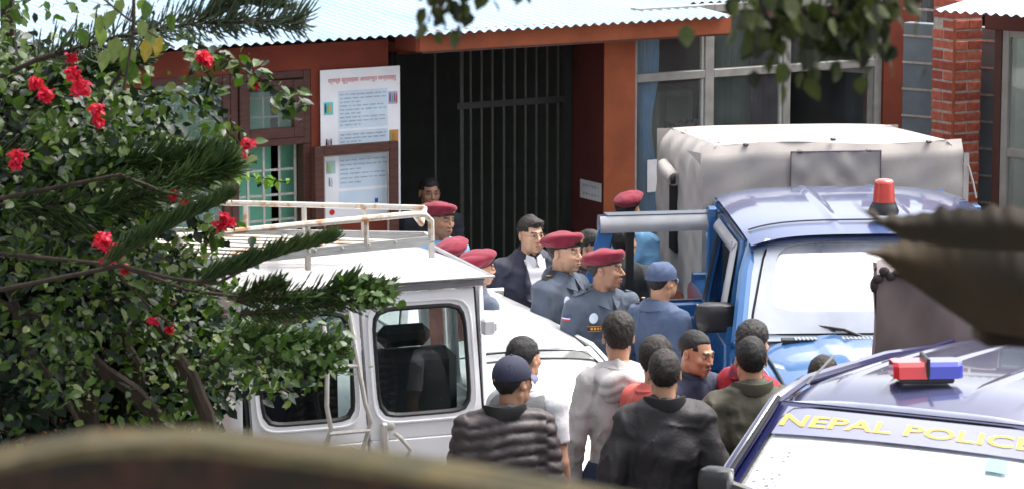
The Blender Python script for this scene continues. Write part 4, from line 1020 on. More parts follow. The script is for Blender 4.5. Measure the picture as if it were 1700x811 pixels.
# ---------------- brown canvas covered cart between pickup and police car
ct_ = P(1453, 600, 16.1); 
ca = thing('covered_cart', 'tall cart under brown canvas cover with gathered top edge', 'cart', (ct_.x, ct_.y, 0), RAD(-6))
brc = mat('brown_canvas', (.175, .135, .13), .8, var=.08, vs=5, bump=.3, bs=180, sheen=.2)
ztc = G(1500, 458, 0); ztop = 4.8-(458+480)*16.1/5400
b = MB(); CWd, CD = .62, .42
def cwr(a, b_): return .016*sin(6*a+4*b_)*sin(5*b_+1)+.008*sin(15*a-8*b_)
b.patch(lambda u, v: (CWd*u, cwr(u*2, v*2.2)+.03*(1-u)**4*0, .35+(ztop-.35)*v+(.02*sin(9*u)+.03*u if v > .98 else 0)), 40, 40)
b.patch(lambda u, v: (cwr(u*2+1, v*2)*.8, CD*(1-u), .35+(ztop-.35)*v), 40, 40); b.patch(lambda u, v: (CWd+cwr(u*2+1, v*2)*.6, CD*(u), .35+(ztop-.35+.03)*v), 20, 20); b.patch(lambda u, v: (CWd*(1-u), CD, .35+(ztop-.35)*v), 10, 10)
b.patch(lambda u, v: (CWd*u, CD*v, ztop-.004+.02*sin(9*u)*(1-v)+.03*u+.04*sin(pi*v)), 20, 10)
cv_ = b.obj('cover', brc, ca)
b = MB(); r4 = random.Random(5)
for k in range(9):
    x = .005+k*.032; b.sphere((x, -.012, ztop+.005+r4.uniform(-.006, .02)-(.03 if k == 0 else 0)), (.022+.008*r4.random(), .018, .016+.010*r4.random()), 8)
b.sphere((-.012, .0, ztop-.05), (.022, .02, .04), 8)
b.obj('gathered_edge', mat('dark_brown_canvas', (.035, .025, .025), .8, bump=.3), cv_)
b = MB(); b.box((CWd/2, CD/2, .42), (CWd-.02, CD-.02, .12)); b.obj('chassis', steel, ca, smooth=False)
for x in (.06, CWd-.06):
    for y in (.12, CD-.12): wheel(ca, x, y, .18, .08)
for x in (.03, CWd-.03):
    for y in (.03, CD-.03):
        b = MB(); b.box((x, y, (ztop+.4)/2), (.03, .03, ztop-.5)); b.obj('post', steel, ca, smooth=False)
# ------------------------------------------------------------------ people: smooth distance fields turned into surfaces
def sk(a, b, k):   # smooth min
    h = np.clip(.5+.5*(b-a)/k, 0, 1); return b*(1-h)+a*h-k*h*(1-h)
def smax(a, b, k): return -sk(-a, -b, k)
class Fld:
    def __init__(s, lo, hi, h):
        lo = np.array(lo, float); n = np.ceil((np.array(hi)-lo)/h).astype(int)+1
        ax = [lo[i]+h*np.arange(n[i]) for i in range(3)]
        s.X, s.Y, s.Z = np.meshgrid(*ax, indexing='ij'); s.X = s.X.astype(np.float32); s.Y = s.Y.astype(np.float32); s.Z = s.Z.astype(np.float32)
        s.lo = lo; s.h = h
    def ell(s, c, r, rot=None):
        x, y, z = s.X-c[0], s.Y-c[1], s.Z-c[2]
        if rot is not None:
            R = np.array(rot.transposed()); x, y, z = R[0, 0]*x+R[0, 1]*y+R[0, 2]*z, R[1, 0]*x+R[1, 1]*y+R[1, 2]*z, R[2, 0]*x+R[2, 1]*y+R[2, 2]*z
        k0 = np.sqrt((x/r[0])**2+(y/r[1])**2+(z/r[2])**2); k1 = np.sqrt((x/r[0]**2)**2+(y/r[1]**2)**2+(z/r[2]**2)**2)+1e-9
        return k0*(k0-1)/k1
    def cone(s, a, b, ra, rb):
        a = np.array(a, float); b = np.array(b, float); d = b-a; L2 = (d**2).sum()
        t = np.clip(((s.X-a[0])*d[0]+(s.Y-a[1])*d[1]+(s.Z-a[2])*d[2])/L2, 0, 1)
        return np.sqrt((s.X-a[0]-t*d[0])**2+(s.Y-a[1]-t*d[1])**2+(s.Z-a[2]-t*d[2])**2)-(ra+(rb-ra)*t)
    def noise(s, seed, f, n=7, ax=(1, 1, 1)):
        r = np.random.RandomState(seed); o = 0
        for i in range(n):
            k = r.normal(size=3)*f*np.array(ax); k2 = r.normal(size=3)*f*np.array(ax); p = r.uniform(0, 6.28, 2)
            o = o+np.sin(k[0]*s.X+k[1]*s.Y+k[2]*s.Z+p[0]+1.3*np.sin(k2[0]*s.X+k2[1]*s.Y+k2[2]*s.Z+p[1]))
        return o/n**.5
def nets(F_, f):
    """naive surface nets -> verts (n,3), quads (m,4)"""
    f = np.asarray(f, np.float32); f = f.copy(); f[0] = f[-1] = 1; f[:, 0] = f[:, -1] = 1; f[:, :, 0] = f[:, :, -1] = 1
    neg = f < 0; n = np.array(f.shape)-1
    c = [(i, j, k) for i in (0, 1) for j in (0, 1) for k in (0, 1)]
    def cor(A, d): return A[d[0]:d[0]+n[0], d[1]:d[1]+n[1], d[2]:d[2]+n[2]]
    cnt = sum(cor(neg, d).astype(np.int8) for d in c); act = (cnt > 0) & (cnt < 8)
    ids = -np.ones(tuple(n), np.int64); ii = np.argwhere(act); ids[act] = np.arange(len(ii))
    acc = np.zeros((len(ii), 3)); w = np.zeros(len(ii))
    I, J, K = ii.T
    for a in c:
        for ax in range(3):
            if a[ax] == 1: continue
            b = list(a); b[ax] = 1
            fa = f[I+a[0], J+a[1], K+a[2]]; fb = f[I+b[0], J+b[1], K+b[2]]; m = (fa < 0) != (fb < 0)
            t = np.where(m, fa/(fa-fb+1e-12), 0); p = np.array(a, float)[None].repeat(len(ii), 0); p[:, ax] = t
            acc[m] += p[m]; w[m] += 1
    V = F_.lo+(ii+acc/w[:, None])*F_.h
    Q = []
    for ax in range(3):
        sl0 = [slice(None)]*3; sl1 = [slice(None)]*3; sl0[ax] = slice(0, -1); sl1[ax] = slice(1, None)
        e = neg[tuple(sl0)] != neg[tuple(sl1)]
        o1, o2 = [(1, 2), (2, 0), (0, 1)][ax]
        e2 = e.copy(); q = [slice(None)]*3; q[o1] = 0; e2[tuple(q)] = False; q = [slice(None)]*3; q[o2] = 0; e2[tuple(q)] = False
        q = [slice(None)]*3; q[o1] = -1; e2[tuple(q)] = False; q = [slice(None)]*3; q[o2] = -1; e2[tuple(q)] = False
        P_ = np.argwhere(e2); 
        if len(P_) == 0: continue
        d1 = np.zeros(3, int); d1[o1] = 1; d2 = np.zeros(3, int); d2[o2] = 1
        g = lambda R: ids[R[:, 0], R[:, 1], R[:, 2]]
        q4 = np.stack([g(P_), g(P_-d1), g(P_-d1-d2), g(P_-d2)], 1)
        inside = neg[P_[:, 0], P_[:, 1], P_[:, 2]]; q4[~inside] = q4[~inside][:, ::-1]
        Q.append(q4)
    return V, np.concatenate(Q)
def npmesh(name, V, Q, m, colr=None, smooth=True):
    me = bpy.data.meshes.new(name); me.vertices.add(len(V)); me.vertices.foreach_set('co', np.asarray(V, np.float32).ravel())
    nq = len(Q); k = Q.shape[1]; me.loops.add(nq*k); me.loops.foreach_set('vertex_index', Q.astype(np.int32).ravel())
    me.polygons.add(nq); me.polygons.foreach_set('loop_start', np.arange(0, nq*k, k, dtype=np.int32)); me.polygons.foreach_set('loop_total', np.full(nq, k, np.int32))
    me.update(calc_edges=True); me.validate()
    if smooth: me.polygons.foreach_set('use_smooth', np.ones(nq, bool))
    me.materials.append(m)
    if colr is not None:
        at = me.color_attributes.new('Col', 'FLOAT_COLOR', 'POINT'); at.data.foreach_set('color', np.concatenate([colr, np.ones((len(colr), 1))], 1).astype(np.float32).ravel())
    return me
def smoothV(V, Q, it=2, f=.5):
    n = len(V); e = np.concatenate([Q[:, [0, 1]], Q[:, [1, 2]], Q[:, [2, 3]], Q[:, [3, 0]]]); 
    for _ in range(it):
        s = np.zeros_like(V); c = np.zeros(n)
        for k in range(3): s[:, k] = np.bincount(e[:, 0], V[e[:, 1], k], n)+np.bincount(e[:, 1], V[e[:, 0], k], n)
        c = np.bincount(e[:, 0], minlength=n)+np.bincount(e[:, 1], minlength=n)
        V = V*(1-f)+f*s/np.maximum(c, 1)[:, None]
    return V
skinm = mat('skin', (.4, .2, .1), .52, var=.05, vs=30, vcol='Col', sub=.04, bump=.06, bs=160)
hairm = mat('black_hair', (.007, .006, .006), .6, var=.3, vs=60, bump=.5, bs=260)
hairg = mat('dark_brown_hair', (.018, .013, .010), .6, var=.4, vs=60, bump=.5, bs=260)
hairgrey = mat('greying_hair', (.024, .022, .021), .6, var=.5, vs=90, bump=.5, bs=260)
eyew = mat('eye', (.5, .48, .46), .15, var=0, vcol='Col')

_headcache = {}
def head_arrays(jaw=1.0, nose=1.0, wide=1.0, chub=0.0, tone=(.36, .17, .085), shave=.0, mou=0.0, fine=True, back=0.045):
    key = (jaw, nose, wide, chub, tone, shave, mou, fine)
    if key in _headcache: return _headcache[key]
    h = .0036 if fine else .0052
    f = Fld((-.105, -.145, -.235), (.105, .125, .135), h)
    w = wide
    d = f.ell((0, .014, .030), (.074*w, .094, .089))
    d = sk(d, f.ell((0, -.028, -.030), (.061*w+chub*.008, .066, .080)), .03)
    d = sk(d, f.cone((-.034*w, -.035, -.076), (.034*w, -.035, -.076), .026*jaw+chub*.006, .026*jaw+chub*.006), .03)   # jaw angles
    d = sk(d, f.ell((0, -.076, -.096), (.020*jaw, .016, .016)), .024)
    for s in (-1, 1):
        d = sk(d, f.ell((s*.040*w, -.066, -.022), (.022, .020, .018)), .022)    # cheekbone
        if chub: d = sk(d, f.ell((s*.042, -.05, -.055), (.024, .026, .03)), .02)
    d = sk(d, f.cone((-.032, -.087, .025), (.032, -.087, .025), .010, .010), .016)
    for s in (-1, 1): d = -sk(-d, f.ell((s*.031, -.106, .006), (.019, .016, .012)), .012)   # sockets
    d = sk(d, f.cone((0, -.090, .014), (0, -.108*(.5+.5*nose), -.026), .0075, .0115*nose), .010)
    for s in (-1, 1): d = sk(d, f.ell((s*.0135, -.101, -.030), (.0085, .010, .0075)), .006)
    d = -sk(-d, f.ell((0, -.112, -.041), (.012, .014, .005)), .006)
    d = sk(d, f.ell((0, -.085, -.064), (.026, .018, .020)), .014)      # muzzle
    d = sk(d, f.ell((0, -.0985, -.0585), (.021, .009, .0058)), .005); d = sk(d, f.ell((0, -.097, -.0715), (.018, .009, .0066)), .005)
    d = -sk(-d, f.ell((0, -.110, -.0650), (.023, .009, .0020)), .003)
    for s in (-1, 1):   # eyelids over the ball
        d = sk(d, f.ell((s*.031, -.079, .004), (.0155, .0150, .0125)), .003)
        d = -sk(-d, f.ell((s*.031, -.0985, .0035), (.0125, .010, .0042)), .002)
        d = sk(d, f.cone((s*.012, -.092, .0300), (s*.050, -.080, .0285), .0035, .0025), .006)
    ed = None
    for s in (-1, 1):
        e = f.ell((s*.079*w, .012, -.004), (.009, .020, .031), Matrix.Rotation(s*.35, 3, 'Z')@Matrix.Rotation(-.18, 3, 'X'))
        e = -sk(-e, f.ell((s*.088*w, .004, .002), (.006, .010, .016)), .004)
        d = sk(d, e, .006)
    d = sk(d, f.cone((0, .022, -.05), (0, .030, -.20), .052+chub*.005, .058+chub*.005), .022)
    for s in (-1, 1): d = sk(d, f.cone((s*.052, .01, -.06), (s*.022, -.018, -.19), .012, .012), .02)
    d = sk(d, f.ell((0, -.045, -.125), (.012, .012, .014)), .02)
    V, Q = nets(f, d)
    V = smoothV(V, Q, 1, .35)
    x, y, z = V.T
    C = np.tile(np.array(tone), (len(V), 1)); 
    def blend(mask, col): 
        m = np.clip(mask, 0, 1)[:, None]; C[:] = C*(1-m)+np.array(col)*m
    T = np.array(tone)
    G_ = lambda cx, cy, sx, sy, X=x, Z=z: np.exp(-(((X-cx)/sx)**2+((Z-cy)/sy)**2))
    fr = y < -.05
    blend(.28*fr*(G_(-.042, -.025, .022, .02)+G_(.042, -.025, .022, .02)), T*np.array([1.15, .92, .85]))
    blend(.2*fr*G_(0, -.026, .016, .014), T*np.array([1.15, .85, .8]))
    blend(.15*(y < -.06)*(G_(-.031, .004, .020, .012)+G_(.031, .004, .020, .012)), T*np.array([.55, .48, .45]))
    blend(.9*(y < -.07)*((np.abs(z-.0285-.002*np.sin(np.abs(x)*60)) < .0050) & (np.abs(x) > .012) & (np.abs(x) < .052)), (.012, .010, .009))
    blend(.5*(y < -.070)*((np.abs(z-.0078) < .0026) & (np.abs(np.abs(x)-.031) < .0165)), (.02, .012, .010))
    blend(.85*(y < -.084)*(((x/.023)**2+((z+.065)/.0125)**2) < 1), (T*np.array([.86, .62, .62])+np.array([.04, .0, .01])))
    blend(.9*(y < -.085)*((np.abs(z+.0650) < .0022) & (np.abs(x) < .022)), (.05, .02, .02))
    blend(.8*(y < -.085)*(G_(-.008, -.041, .005, .003)+G_(.008, -.041, .005, .003)), (.04, .02, .015))
    if shave: blend(shave*np.clip((-.036-z)/.02, 0, 1)*(z > -.125)*(y < .0)*np.clip((.02-y)/.04, 0, 1)*(1-(((x/.024)**2+((z+.065)/.013)**2) < 1)), T*np.array([.40, .42, .48]))
    if mou: blend(mou*(y < -.085)*((np.abs(z+.0495) < .0058) & (np.abs(x) < .026)), (.012, .009, .008))
    _headcache[key] = (V, Q, C); return V, Q, C
# whole-body skin under the clothes, standing; arms are added per pose
def body_field():
    f = Fld((-.30, -.22, -.02), (.30, .22, 1.52), .017)
    d = f.ell((0, .01, 1.24), (.155, .10, .21)); d = sk(d, f.ell((0, .0, 1.02), (.14, .10, .18)), .06); d = sk(d, f.ell((0, .01, .90), (.15, .105, .12)), .05)
    d = sk(d, f.cone((-.13, .01, 1.39), (.13, .01, 1.39), .048, .048), .05); d = sk(d, f.cone((0, .02, 1.38), (0, .025, 1.49), .06, .05), .03)
    for s in (-1, 1):
        d = sk(d, f.cone((s*.085, 0, .88), (s*.10, .0, .50), .078, .052), .03); d = sk(d, f.cone((s*.10, 0, .50), (s*.105, .02, .09), .052, .036), .02)
        d = sk(d, f.cone((s*.105, .03, .045), (s*.115, -.12, .03), .036, .028), .02)
    return f, d
_bf = body_field(); BV, BQ = nets(*_bf)
# hand, fingers along -z, palm towards -x ... thumb to the front (-y); right-hand side version mirrored in x
def hand_arrays(curl=.35, h=.0042):
    f = Fld((-.075, -.07, -.205), (.05, .065, .03), h)
    d = f.cone((0, 0, .02), (0, 0, -.01), .026, .024)
    d = sk(d, f.ell((0, 0, -.055), (.017, .040, .046)), .02)
    for k, (yy, L) in enumerate(((-.028, .070), (-.009, .080), (.010, .075), (.028, .058))):
        p = np.array([0, yy, -.092]); a = curl*.4
        for j, l in enumerate((L*.45, L*.32, L*.24)):
            q = p+np.array([-sin(a)*l, yy*.12*(1-j*.3), -cos(a)*l]); r = .0088-.0011*j-(.0012 if k == 3 else 0)
            d = sk(d, f.cone(p, q, r, r-.0009), .0035 if j else .006); p = q; a += curl*1.1
    p = np.array([-.006, -.030, -.03])
    for j, (dx, dy, dz, r) in enumerate(((-.012, -.024, -.028, .013), (-.008, -.008, -.030, .010), (-.006, .0, -.024, .009))):
        q = p+np.array([dx, dy, dz]); d = sk(d, f.cone(p, q, r, r-.0015), .006); p = q
    return nets(f, d)
HV, HQ = hand_arrays(.35); HV2, HQ2 = hand_arrays(1.0)
POSES = {  # shoulder->elbow, wrist for (image) side -1 and +1 in person space (faces -y, +x is the person's left)
    'down': [((-.243, .03, 1.12), (-.25, -.03, .87)), ((.243, .03, 1.12), (.25, -.03, .87))],
    'front': [((-.275, -.02, 1.13), (-.10, -.26, 1.08)), ((.275, -.02, 1.13), (.10, -.26, 1.06))],
    'oneup': [((.0-.27, .02, 1.12), (-.28, -.03, .87)), ((.285, -.03, 1.14), (.12, -.29, 1.17))],
    'akimbo': [((-.27, .05, 1.13), (-.25, -.12, .93)), ((.27, .05, 1.13), (.25, -.12, .93))],
    'crossed': [((-.24, -.06, 1.14), (.06, -.20, 1.17)), ((.24, -.06, 1.14), (-.06, -.22, 1.13))],
}
_trous = {}
def trousers_mesh(m):
    if m.name in _trous: return _trous[m.name]
    f = Fld((-.26, -.22, .0), (.26, .22, 1.06), .015)
    d = f.ell((0, .01, .93), (.168, .125, .15))
    for s in (-1, 1): d = sk(d, f.cone((s*.088, 0, .88), (s*.105, .0, .50), .098, .075), .03); d = sk(d, f.cone((s*.105, 0, .50), (s*.11, .015, .06), .075, .066), .03)
    d = d+.006*f.noise(4, 16, 6, (1, 1, .6)); d = smax(d, f.Z-1.0, .01); d = smax(d, .05-f.Z, .01)
    V, Q = nets(f, d); _trous[m.name] = npmesh('trousers', smoothV(V, Q, 1), Q, m); return _trous[m.name]
_shoe = None
def shoe_mesh():
    global _shoe
    if _shoe is None:
        f = Fld((-.07, -.22, -.01), (.07, .12, .12), .010)
        d = f.cone((0, .04, .045), (0, -.12, .035), .046, .038); d = sk(d, f.ell((0, .04, .07), (.045, .055, .04)), .02); d = smax(d, -f.Z, .006)
        V, Q = nets(f, d); _shoe = npmesh('shoe', V, Q, mat('black_shoe', (.015, .014, .014), .4))
    return _shoe
def head_local_to(V, hz, turn, pitch, roll, hs):
    R = np.array(Matrix.Rotation(turn, 3, 'Z')@Matrix.Rotation(pitch, 3, 'X')@Matrix.Rotation(roll, 3, 'Y'))
    piv = np.array([0, .02, -.11]); return ((V-piv)@R.T+piv)*hs+np.array([0, -.012, hz])
def hair_mesh(style, m, seed, wide=1.0, chub=0):
    f = Fld((-.115, -.14, -.14), (.115, .15, .17), .0048)
    th = {'fade': .008, 'short': .013, 'curly': .016, 'comb': .017, 'thin': .010}[style]
    d = f.ell((0, .016, .032), (.074*wide+th*.55, .094+th*.6, .088+th))
    if style in ('curly',): d = sk(d, f.ell((0, .01, .07), (.08, .09, .07)), .03)
    if style == 'comb': d = sk(d, f.ell((.01, -.050, .092), (.055, .04, .022)), .02)
    amp = {'fade': .0010, 'short': .0014, 'curly': .0018, 'comb': .0022, 'thin': .0010}[style]
    d = d+amp*f.noise(seed, 75 if style != 'comb' else 60, 9, (1, .5, 1) if style == 'comb' else (1, 1, 1))+amp*.6*f.noise(seed+9, 160, 7)
    Y = f.Y; zl = np.where(Y < -.045, .058+.10*np.clip(-(Y+.045), 0, .05), np.where(Y < .02, .058-(Y+.045)/.065*.045, np.maximum(-.070, .012-(Y-.02)/.05*.080)))
    zl = zl+.004*np.sin(f.X*70+seed)
    if style == 'fade': zl = zl+.012
    zl = np.where((Y < -.02) & (np.abs(f.X) > .055), np.minimum(zl, .03), zl)
    d = smax(d, (zl-f.Z)*.8, .010)
    d = smax(d, -(f.ell((0, .014, .030), (.066*wide, .086, .080))), .002)
    for s in (-1, 1): d = smax(d, -f.ell((s*.086, .008, -.004), (.020, .020, .034)), .004)
    V, Q = nets(f, d)
    return V, Q
def tufts(V, n, L, seed, droop=.3, mask=None):
    r = np.random.RandomState(seed); c = np.array([0, .016, .02]); idx = r.randint(0, len(V), n); P0 = V[idx]; nrm = P0-c; nrm /= np.linalg.norm(nrm, axis=1)[:, None]
    T = np.cross(nrm, r.normal(size=(n, 3))); T /= np.linalg.norm(T, axis=1)[:, None]
    d = nrm*.45+T*.9+np.array([0, .25, -.35]); d /= np.linalg.norm(d, axis=1)[:, None]
    s = np.cross(d, nrm); s /= np.linalg.norm(s, axis=1)[:, None]+1e-9; ln = L*r.uniform(.5, 1.2, (n, 1)); P0 = P0-nrm*.002
    A = P0-s*.0016; B = P0+s*.0016; C_ = P0+d*ln+nrm*.003
    VV = np.stack([A, B, C_], 1).reshape(-1, 3); return VV, np.arange(3*n).reshape(-1, 3)
bmar = mat('maroon_beret', (.20, .010, .030), .9, var=.10, vs=8, sheen=.12, bump=.25, bs=120)
bband = mat('beret_band', (.010, .010, .011), .5)
gold = mat('gold_badge', (.55, .38, .08), .35, metal=.4)
def jacket_field(pose, t, seed, style, hem=.86, fat=0.0, slv=1.0):
    f = Fld((-.38, -.38, .76), (.38, .24, 1.56), .0095)
    wd = .012*fat
    d = f.ell((0, .012, 1.27), (.172+t+wd, .104+t+wd, .23)); d = sk(d, f.ell((0, .0-.02*fat, 1.04), (.150+t+wd*1.6, .105+t+wd*2, .20)), .06); d = sk(d, f.ell((0, .01, .90), (.150+t, .108+t, .14)), .05)
    d = sk(d, f.cone((-.155, .012, 1.400), (.155, .012, 1.400), .050+t*.8, .050+t*.8), .045); d = sk(d, f.cone((-.07, .022, 1.42), (.07, .022, 1.42), .060+t*.5, .060+t*.5), .05); d = sk(d, f.cone((0, .022, 1.38), (0, .028, 1.475), .082+t*.5, .056+t*.4), .04)
    for s in (-1, 1):     # shoulder blades
        d = sk(d, f.ell((s*.075, .085, 1.28), (.055, .03+t*.3, .08)), .05)
    az = []
    for k, s in enumerate((-1, 1)):
        e, w = POSES[pose][k]; e = np.array(e); w = np.array(w); sh = np.array((s*.182, .012, 1.395))
        w2 = e+(w-e)*slv if slv < 1 else w
        a = f.cone(sh, e, .057+t*.8, .046+t*.8)
        if slv > .3: a = sk(a, f.cone(e, w2, .044+t*.8, .034+t*.9), .02)
        elif slv <= .3:
            dd = e-sh; dd = dd/np.linalg.norm(dd); q = sh+(e-sh)*.66
            a = smax(a, (f.X-q[0])*dd[0]+(f.Y-q[1])*dd[1]+(f.Z-q[2])*dd[2], .008)
        az.append(a); d = sk(d, a, .028)
    wn = f.noise(seed, 15, 8, (1, 1, 1.3))
    fold = np.abs(f.noise(seed+3, 17, 5, (1, .8, .9))); fold2 = np.abs(f.noise(seed+5, 38, 5, (1, .8, .8)))
    if style == 'puffer':
        q = f.Z*1.0+.10*np.abs(f.X)*np.sign(1)+.015*np.sin(f.X*9)
        arm = np.minimum(az[0], az[1]) < .03
        ph = np.where(np.abs(f.X) > .20, f.Z*.92+np.abs(f.X)*.15, q)
        d = d-.017*np.sqrt(np.abs(np.sin(ph*pi/.052)))+.008+.0035*f.noise(seed, 40, 6)
    elif style == 'shirt': d = d+.0055*wn-.013*np.clip(.45-fold, 0, 1)-.006*np.clip(.35-fold2, 0, 1)
    elif style == 'smooth': d = d+.005*wn-.009*np.clip(.4-fold, 0, 1)-.004*np.clip(.35-fold2, 0, 1)
    else: d = d+.008*wn-.017*np.clip(.5-fold, 0, 1)-.007*np.clip(.35-fold2, 0, 1)
    d = smax(d, hem-f.Z, .012)
    d = smax(d, -f.cone((0, .02, 1.42), (0, .0, 1.60), .050, .062), .012)
    V, Q = nets(f, d); return smoothV(V, Q, 1, .25), Q
def collar_mesh(m, kind, t=.0):
    b = MB(); n = 36
    for i in range(1):
        if kind == 'stand': prof = [(.064, 1.425), (.074, 1.44), (.078, 1.475), (.074, 1.497), (.066, 1.495), (.062, 1.46)]; gap = .18
        elif kind == 'crew': prof = [(.062, 1.428), (.074, 1.435), (.076, 1.452), (.068, 1.462), (.060, 1.452)]; gap = 0
        else: gap = 1.7 if kind == 'open' else .42; prof = [(.062, 1.43), (.064, 1.482), (.069, 1.490), (.078, 1.476), (.098, 1.436), (.092, 1.432), (.072, 1.46)]
        k = len(prof); vs = []
        for j in range(n+1):
            a = -pi/2+gap/2+(2*pi-gap)*j/n; fr = max(0, -sin(a))
            for q, (r, z) in enumerate(prof):
                rr = r+.006+t*(.6 if r > .07 else .3); ext = 1+.30*(fr**6)*(1 if (kind == 'shirt' and q in (4, 5)) else 0)
                vs.append((rr*cos(a)*(1.0-.0*fr), rr*sin(a)*1.02*ext+.018, z+.022-.045*fr**1.5-(.026*(fr**6) if (kind == 'shirt' and q in (4, 5)) else 0)+.004*sin(3*a)+.006*max(0, sin(a))))
        fs = [(j*k+q, j*k+(q+1) % k, (j+1)*k+(q+1) % k, (j+1)*k+q) for j in range(n) for q in range(k)]
        fs += [tuple(range(k))[::-1], tuple(n*k+q for q in range(k))]
        b.add(vs, fs)
    return b.mesh('collar', m)
def person(label, px, py, h, face, group, top, jm, tm, pose='down', jstyle='jacket', jt=.02, collar='shirt', collar_m=None, turn=0., pitch=0., roll=0., hair='short', hm=None, hat=None,
           hd=None, seed=1, fat=0., hem=.86, slv=1.0, hs=1.0, x_off=0.0, extras=None, curl=.35, d=None, sw=1.0, hx=0.0):
    hatH = {'beret': .018, 'cap': .02, 'patrol': .015, None: .006}[hat]
    k = h/1.74; hs = hs*.93
    g = G(px, py, h+hatH)
    if d: g = P(px, py, d)
    root = thing('person', label, 'person', (g.x, g.y, 0), RAD(face), group)
    root.scale = (k, k, k)
    hd = dict(hd or {}); V, Q, C = head_arrays(**hd)
    hz = 1.728-.122*hs
    tr = lambda A: head_local_to(A, hz, RAD(turn), RAD(pitch), RAD(roll), hs)+np.array([hx, 0, 0])
    Vh = tr(V)
    tone = hd.get('tone', (.36, .17, .085))
    parts = [(Vh, Q, C), (BV, BQ, np.tile(tone, (len(BV), 1)))]
    # arms and hands
    fa = Fld((-.36, -.36, .80), (.36, .12, 1.44), .013); da = None
    for kk, s in enumerate((-1, 1)):
        e, w = POSES[pose][kk]; c_ = sk(fa.cone((s*.190, .012, 1.395), e, .044, .037), fa.cone(e, w, .039, .026), .01)
        da = c_ if da is None else np.minimum(da, c_)
        e = Vector(e); w = Vector(w); dr = (w-e).normalized()
        hv = (HV2 if curl > .6 else HV).copy(); hq = HQ2 if curl > .6 else HQ
        if s < 0: hv[:, 0] *= -1; hq = hq[:, ::-1]
        # hand frame: -z along the forearm, thumb (-y) up/front
        zax = -dr; ref = Vector((0, -1, 0)) if abs(dr.y) < .6 else Vector((0, 0, 1)); yax = -(ref-zax*ref.dot(zax)).normalized(); xax = yax.cross(zax)
        R = np.array([xax, yax, zax]).T
        parts.append(((hv@R.T*.97+np.array(w+dr*.005))*np.array([sw, 1, 1]), hq, np.tile(np.array(tone)*.95, (len(hv), 1))))
    va_, qa_ = nets(fa, da); va_ = va_*np.array([sw, 1, 1]); parts.append((va_, qa_, np.tile(tone, (len(va_), 1))))
    o = 0; VV, QQ, CC = [], [], []
    for (v, q, c) in parts: VV.append(v); QQ.append(q+o); CC.append(c); o += len(v)
    link('body', npmesh('body', np.concatenate(VV), np.concatenate(QQ), skinm, np.concatenate(CC)), root)
    M4 = lambda p: tr(np.array([p], float))[0]
    if hd.get('fine', True):
        for s in (-1, 1):
            b = MB(); b.sphere((0, 0, 0), .0125, 16, M=Matrix.Rotation(pi/2, 3, 'X')); v = np.array(b.v); 
            lk = np.array([.12*0, -1, 0.]); dd = v/np.linalg.norm(v, axis=1)[:, None]@lk; c = np.where(dd[:, None] > .86, np.array([[.012, .008, .006]]), np.where(dd[:, None] > .8, np.array([[.03, .018, .012]]), np.array([[.42, .39, .37]])))
            v = tr(v+np.array([s*.031, -.0805, .004])); me = bpy.data.meshes.new('eye'); me.from_pydata([tuple(q) for q in v], [], b.f); me.materials.append(eyew); me.polygons.foreach_set('use_smooth', [True]*len(b.f))
            at = me.color_attributes.new('Col', 'FLOAT_COLOR', 'POINT'); at.data.foreach_set('color', np.concatenate([c, np.ones((len(c), 1))], 1).astype(np.float32).ravel()); link('eye', me, root)
    # hair
    hm = hm or hairm; hv, hq = hair_mesh(hair, hm, seed, hd.get('wide', 1.0))
    if hat: keep = None
    if hat:   # hair below the hat only
        m_ = (hv[:, 2] < .045); hk = m_[hq].all(1); hq2 = hq[hk]; 
        me = npmesh('hair', tr(hv), hq2, hm); link('hair', me, root)
    else:
        nt2 = {'fade': 1500, 'short': 2200, 'curly': 3200, 'comb': 1500, 'thin': 900}[hair]
        tv, tq = tufts(hv, nt2, {'fade': .006, 'short': .010, 'curly': .009, 'comb': .020, 'thin': .012}[hair], seed)
        ho = link('hair', npmesh('hair', tr(hv), hq, hm), root)
        link('hair_tufts', npmesh('hair_tufts', tr(tv), tq, hm, smooth=False), ho)
    # hats
    if hat == 'beret':
        f = Fld((-.17, -.18, .0), (.17, .18, .17), .0055)
        Rb = Matrix.Rotation(RAD(-11), 3, 'X')@Matrix.Rotation(RAD(9), 3, 'Y')
        d = sk(f.ell((0, .014, .030), (.080, .100, .096)), f.ell((0, 0, 9), (.01, .01, .01)), .01); d = sk(d, f.ell((-.012, .018, .084), (.108, .130, .034), Rb), .02)
        d = sk(d, f.ell((.0, .010, .062), (.084, .104, .040)), .025)
        d = sk(d, f.ell((-.040, .055, .068), (.084, .090, .032), Rb), .03)
        d = sk(d, f.ell((.028, -.080, .092), (.045, .032, .022)), .03)
        d = d+.0035*f.noise(seed, 26, 6); d = smax(d, .038-f.Z-.15*f.Y, .006)
        v, q = nets(f, d); br = link('beret', npmesh('beret', tr(v), q, bmar), root)
        b = MB(); n = 40; vs = []
        for j in range(n):
            a = 2*pi*j/n
            for (r, z) in ((1.0, -.012), (1.035, -.010), (1.03, .010), (.98, .010)):
                vs.append((.0815*r*cos(a), .010+.1035*r*sin(a), .038+z-.020*sin(a)))
        b.add(vs, [(j*4+i, j*4+(i+1) % 4, ((j+1) % n)*4+(i+1) % 4, ((j+1) % n)*4+i) for j in range(n) for i in range(4)]); b.v = [tuple(p) for p in tr(np.array(b.v))]
        b.obj('band', bband, br)
        b = MB(); b.sphere((.018, -.108, .076), (.012, .006, .016), 10); b.sphere((.018, -.112, .088), (.006, .005, .006), 8); b.v = [tuple(p) for p in tr(np.array(b.v))]; b.obj('badge', gold, br)
        b = MB(); b.box((.018, -.1035, .072), (.032, .008, .034), bev=.004); b.v = [tuple(p) for p in tr(np.array(b.v))]; b.obj('badge_patch', bband, br)
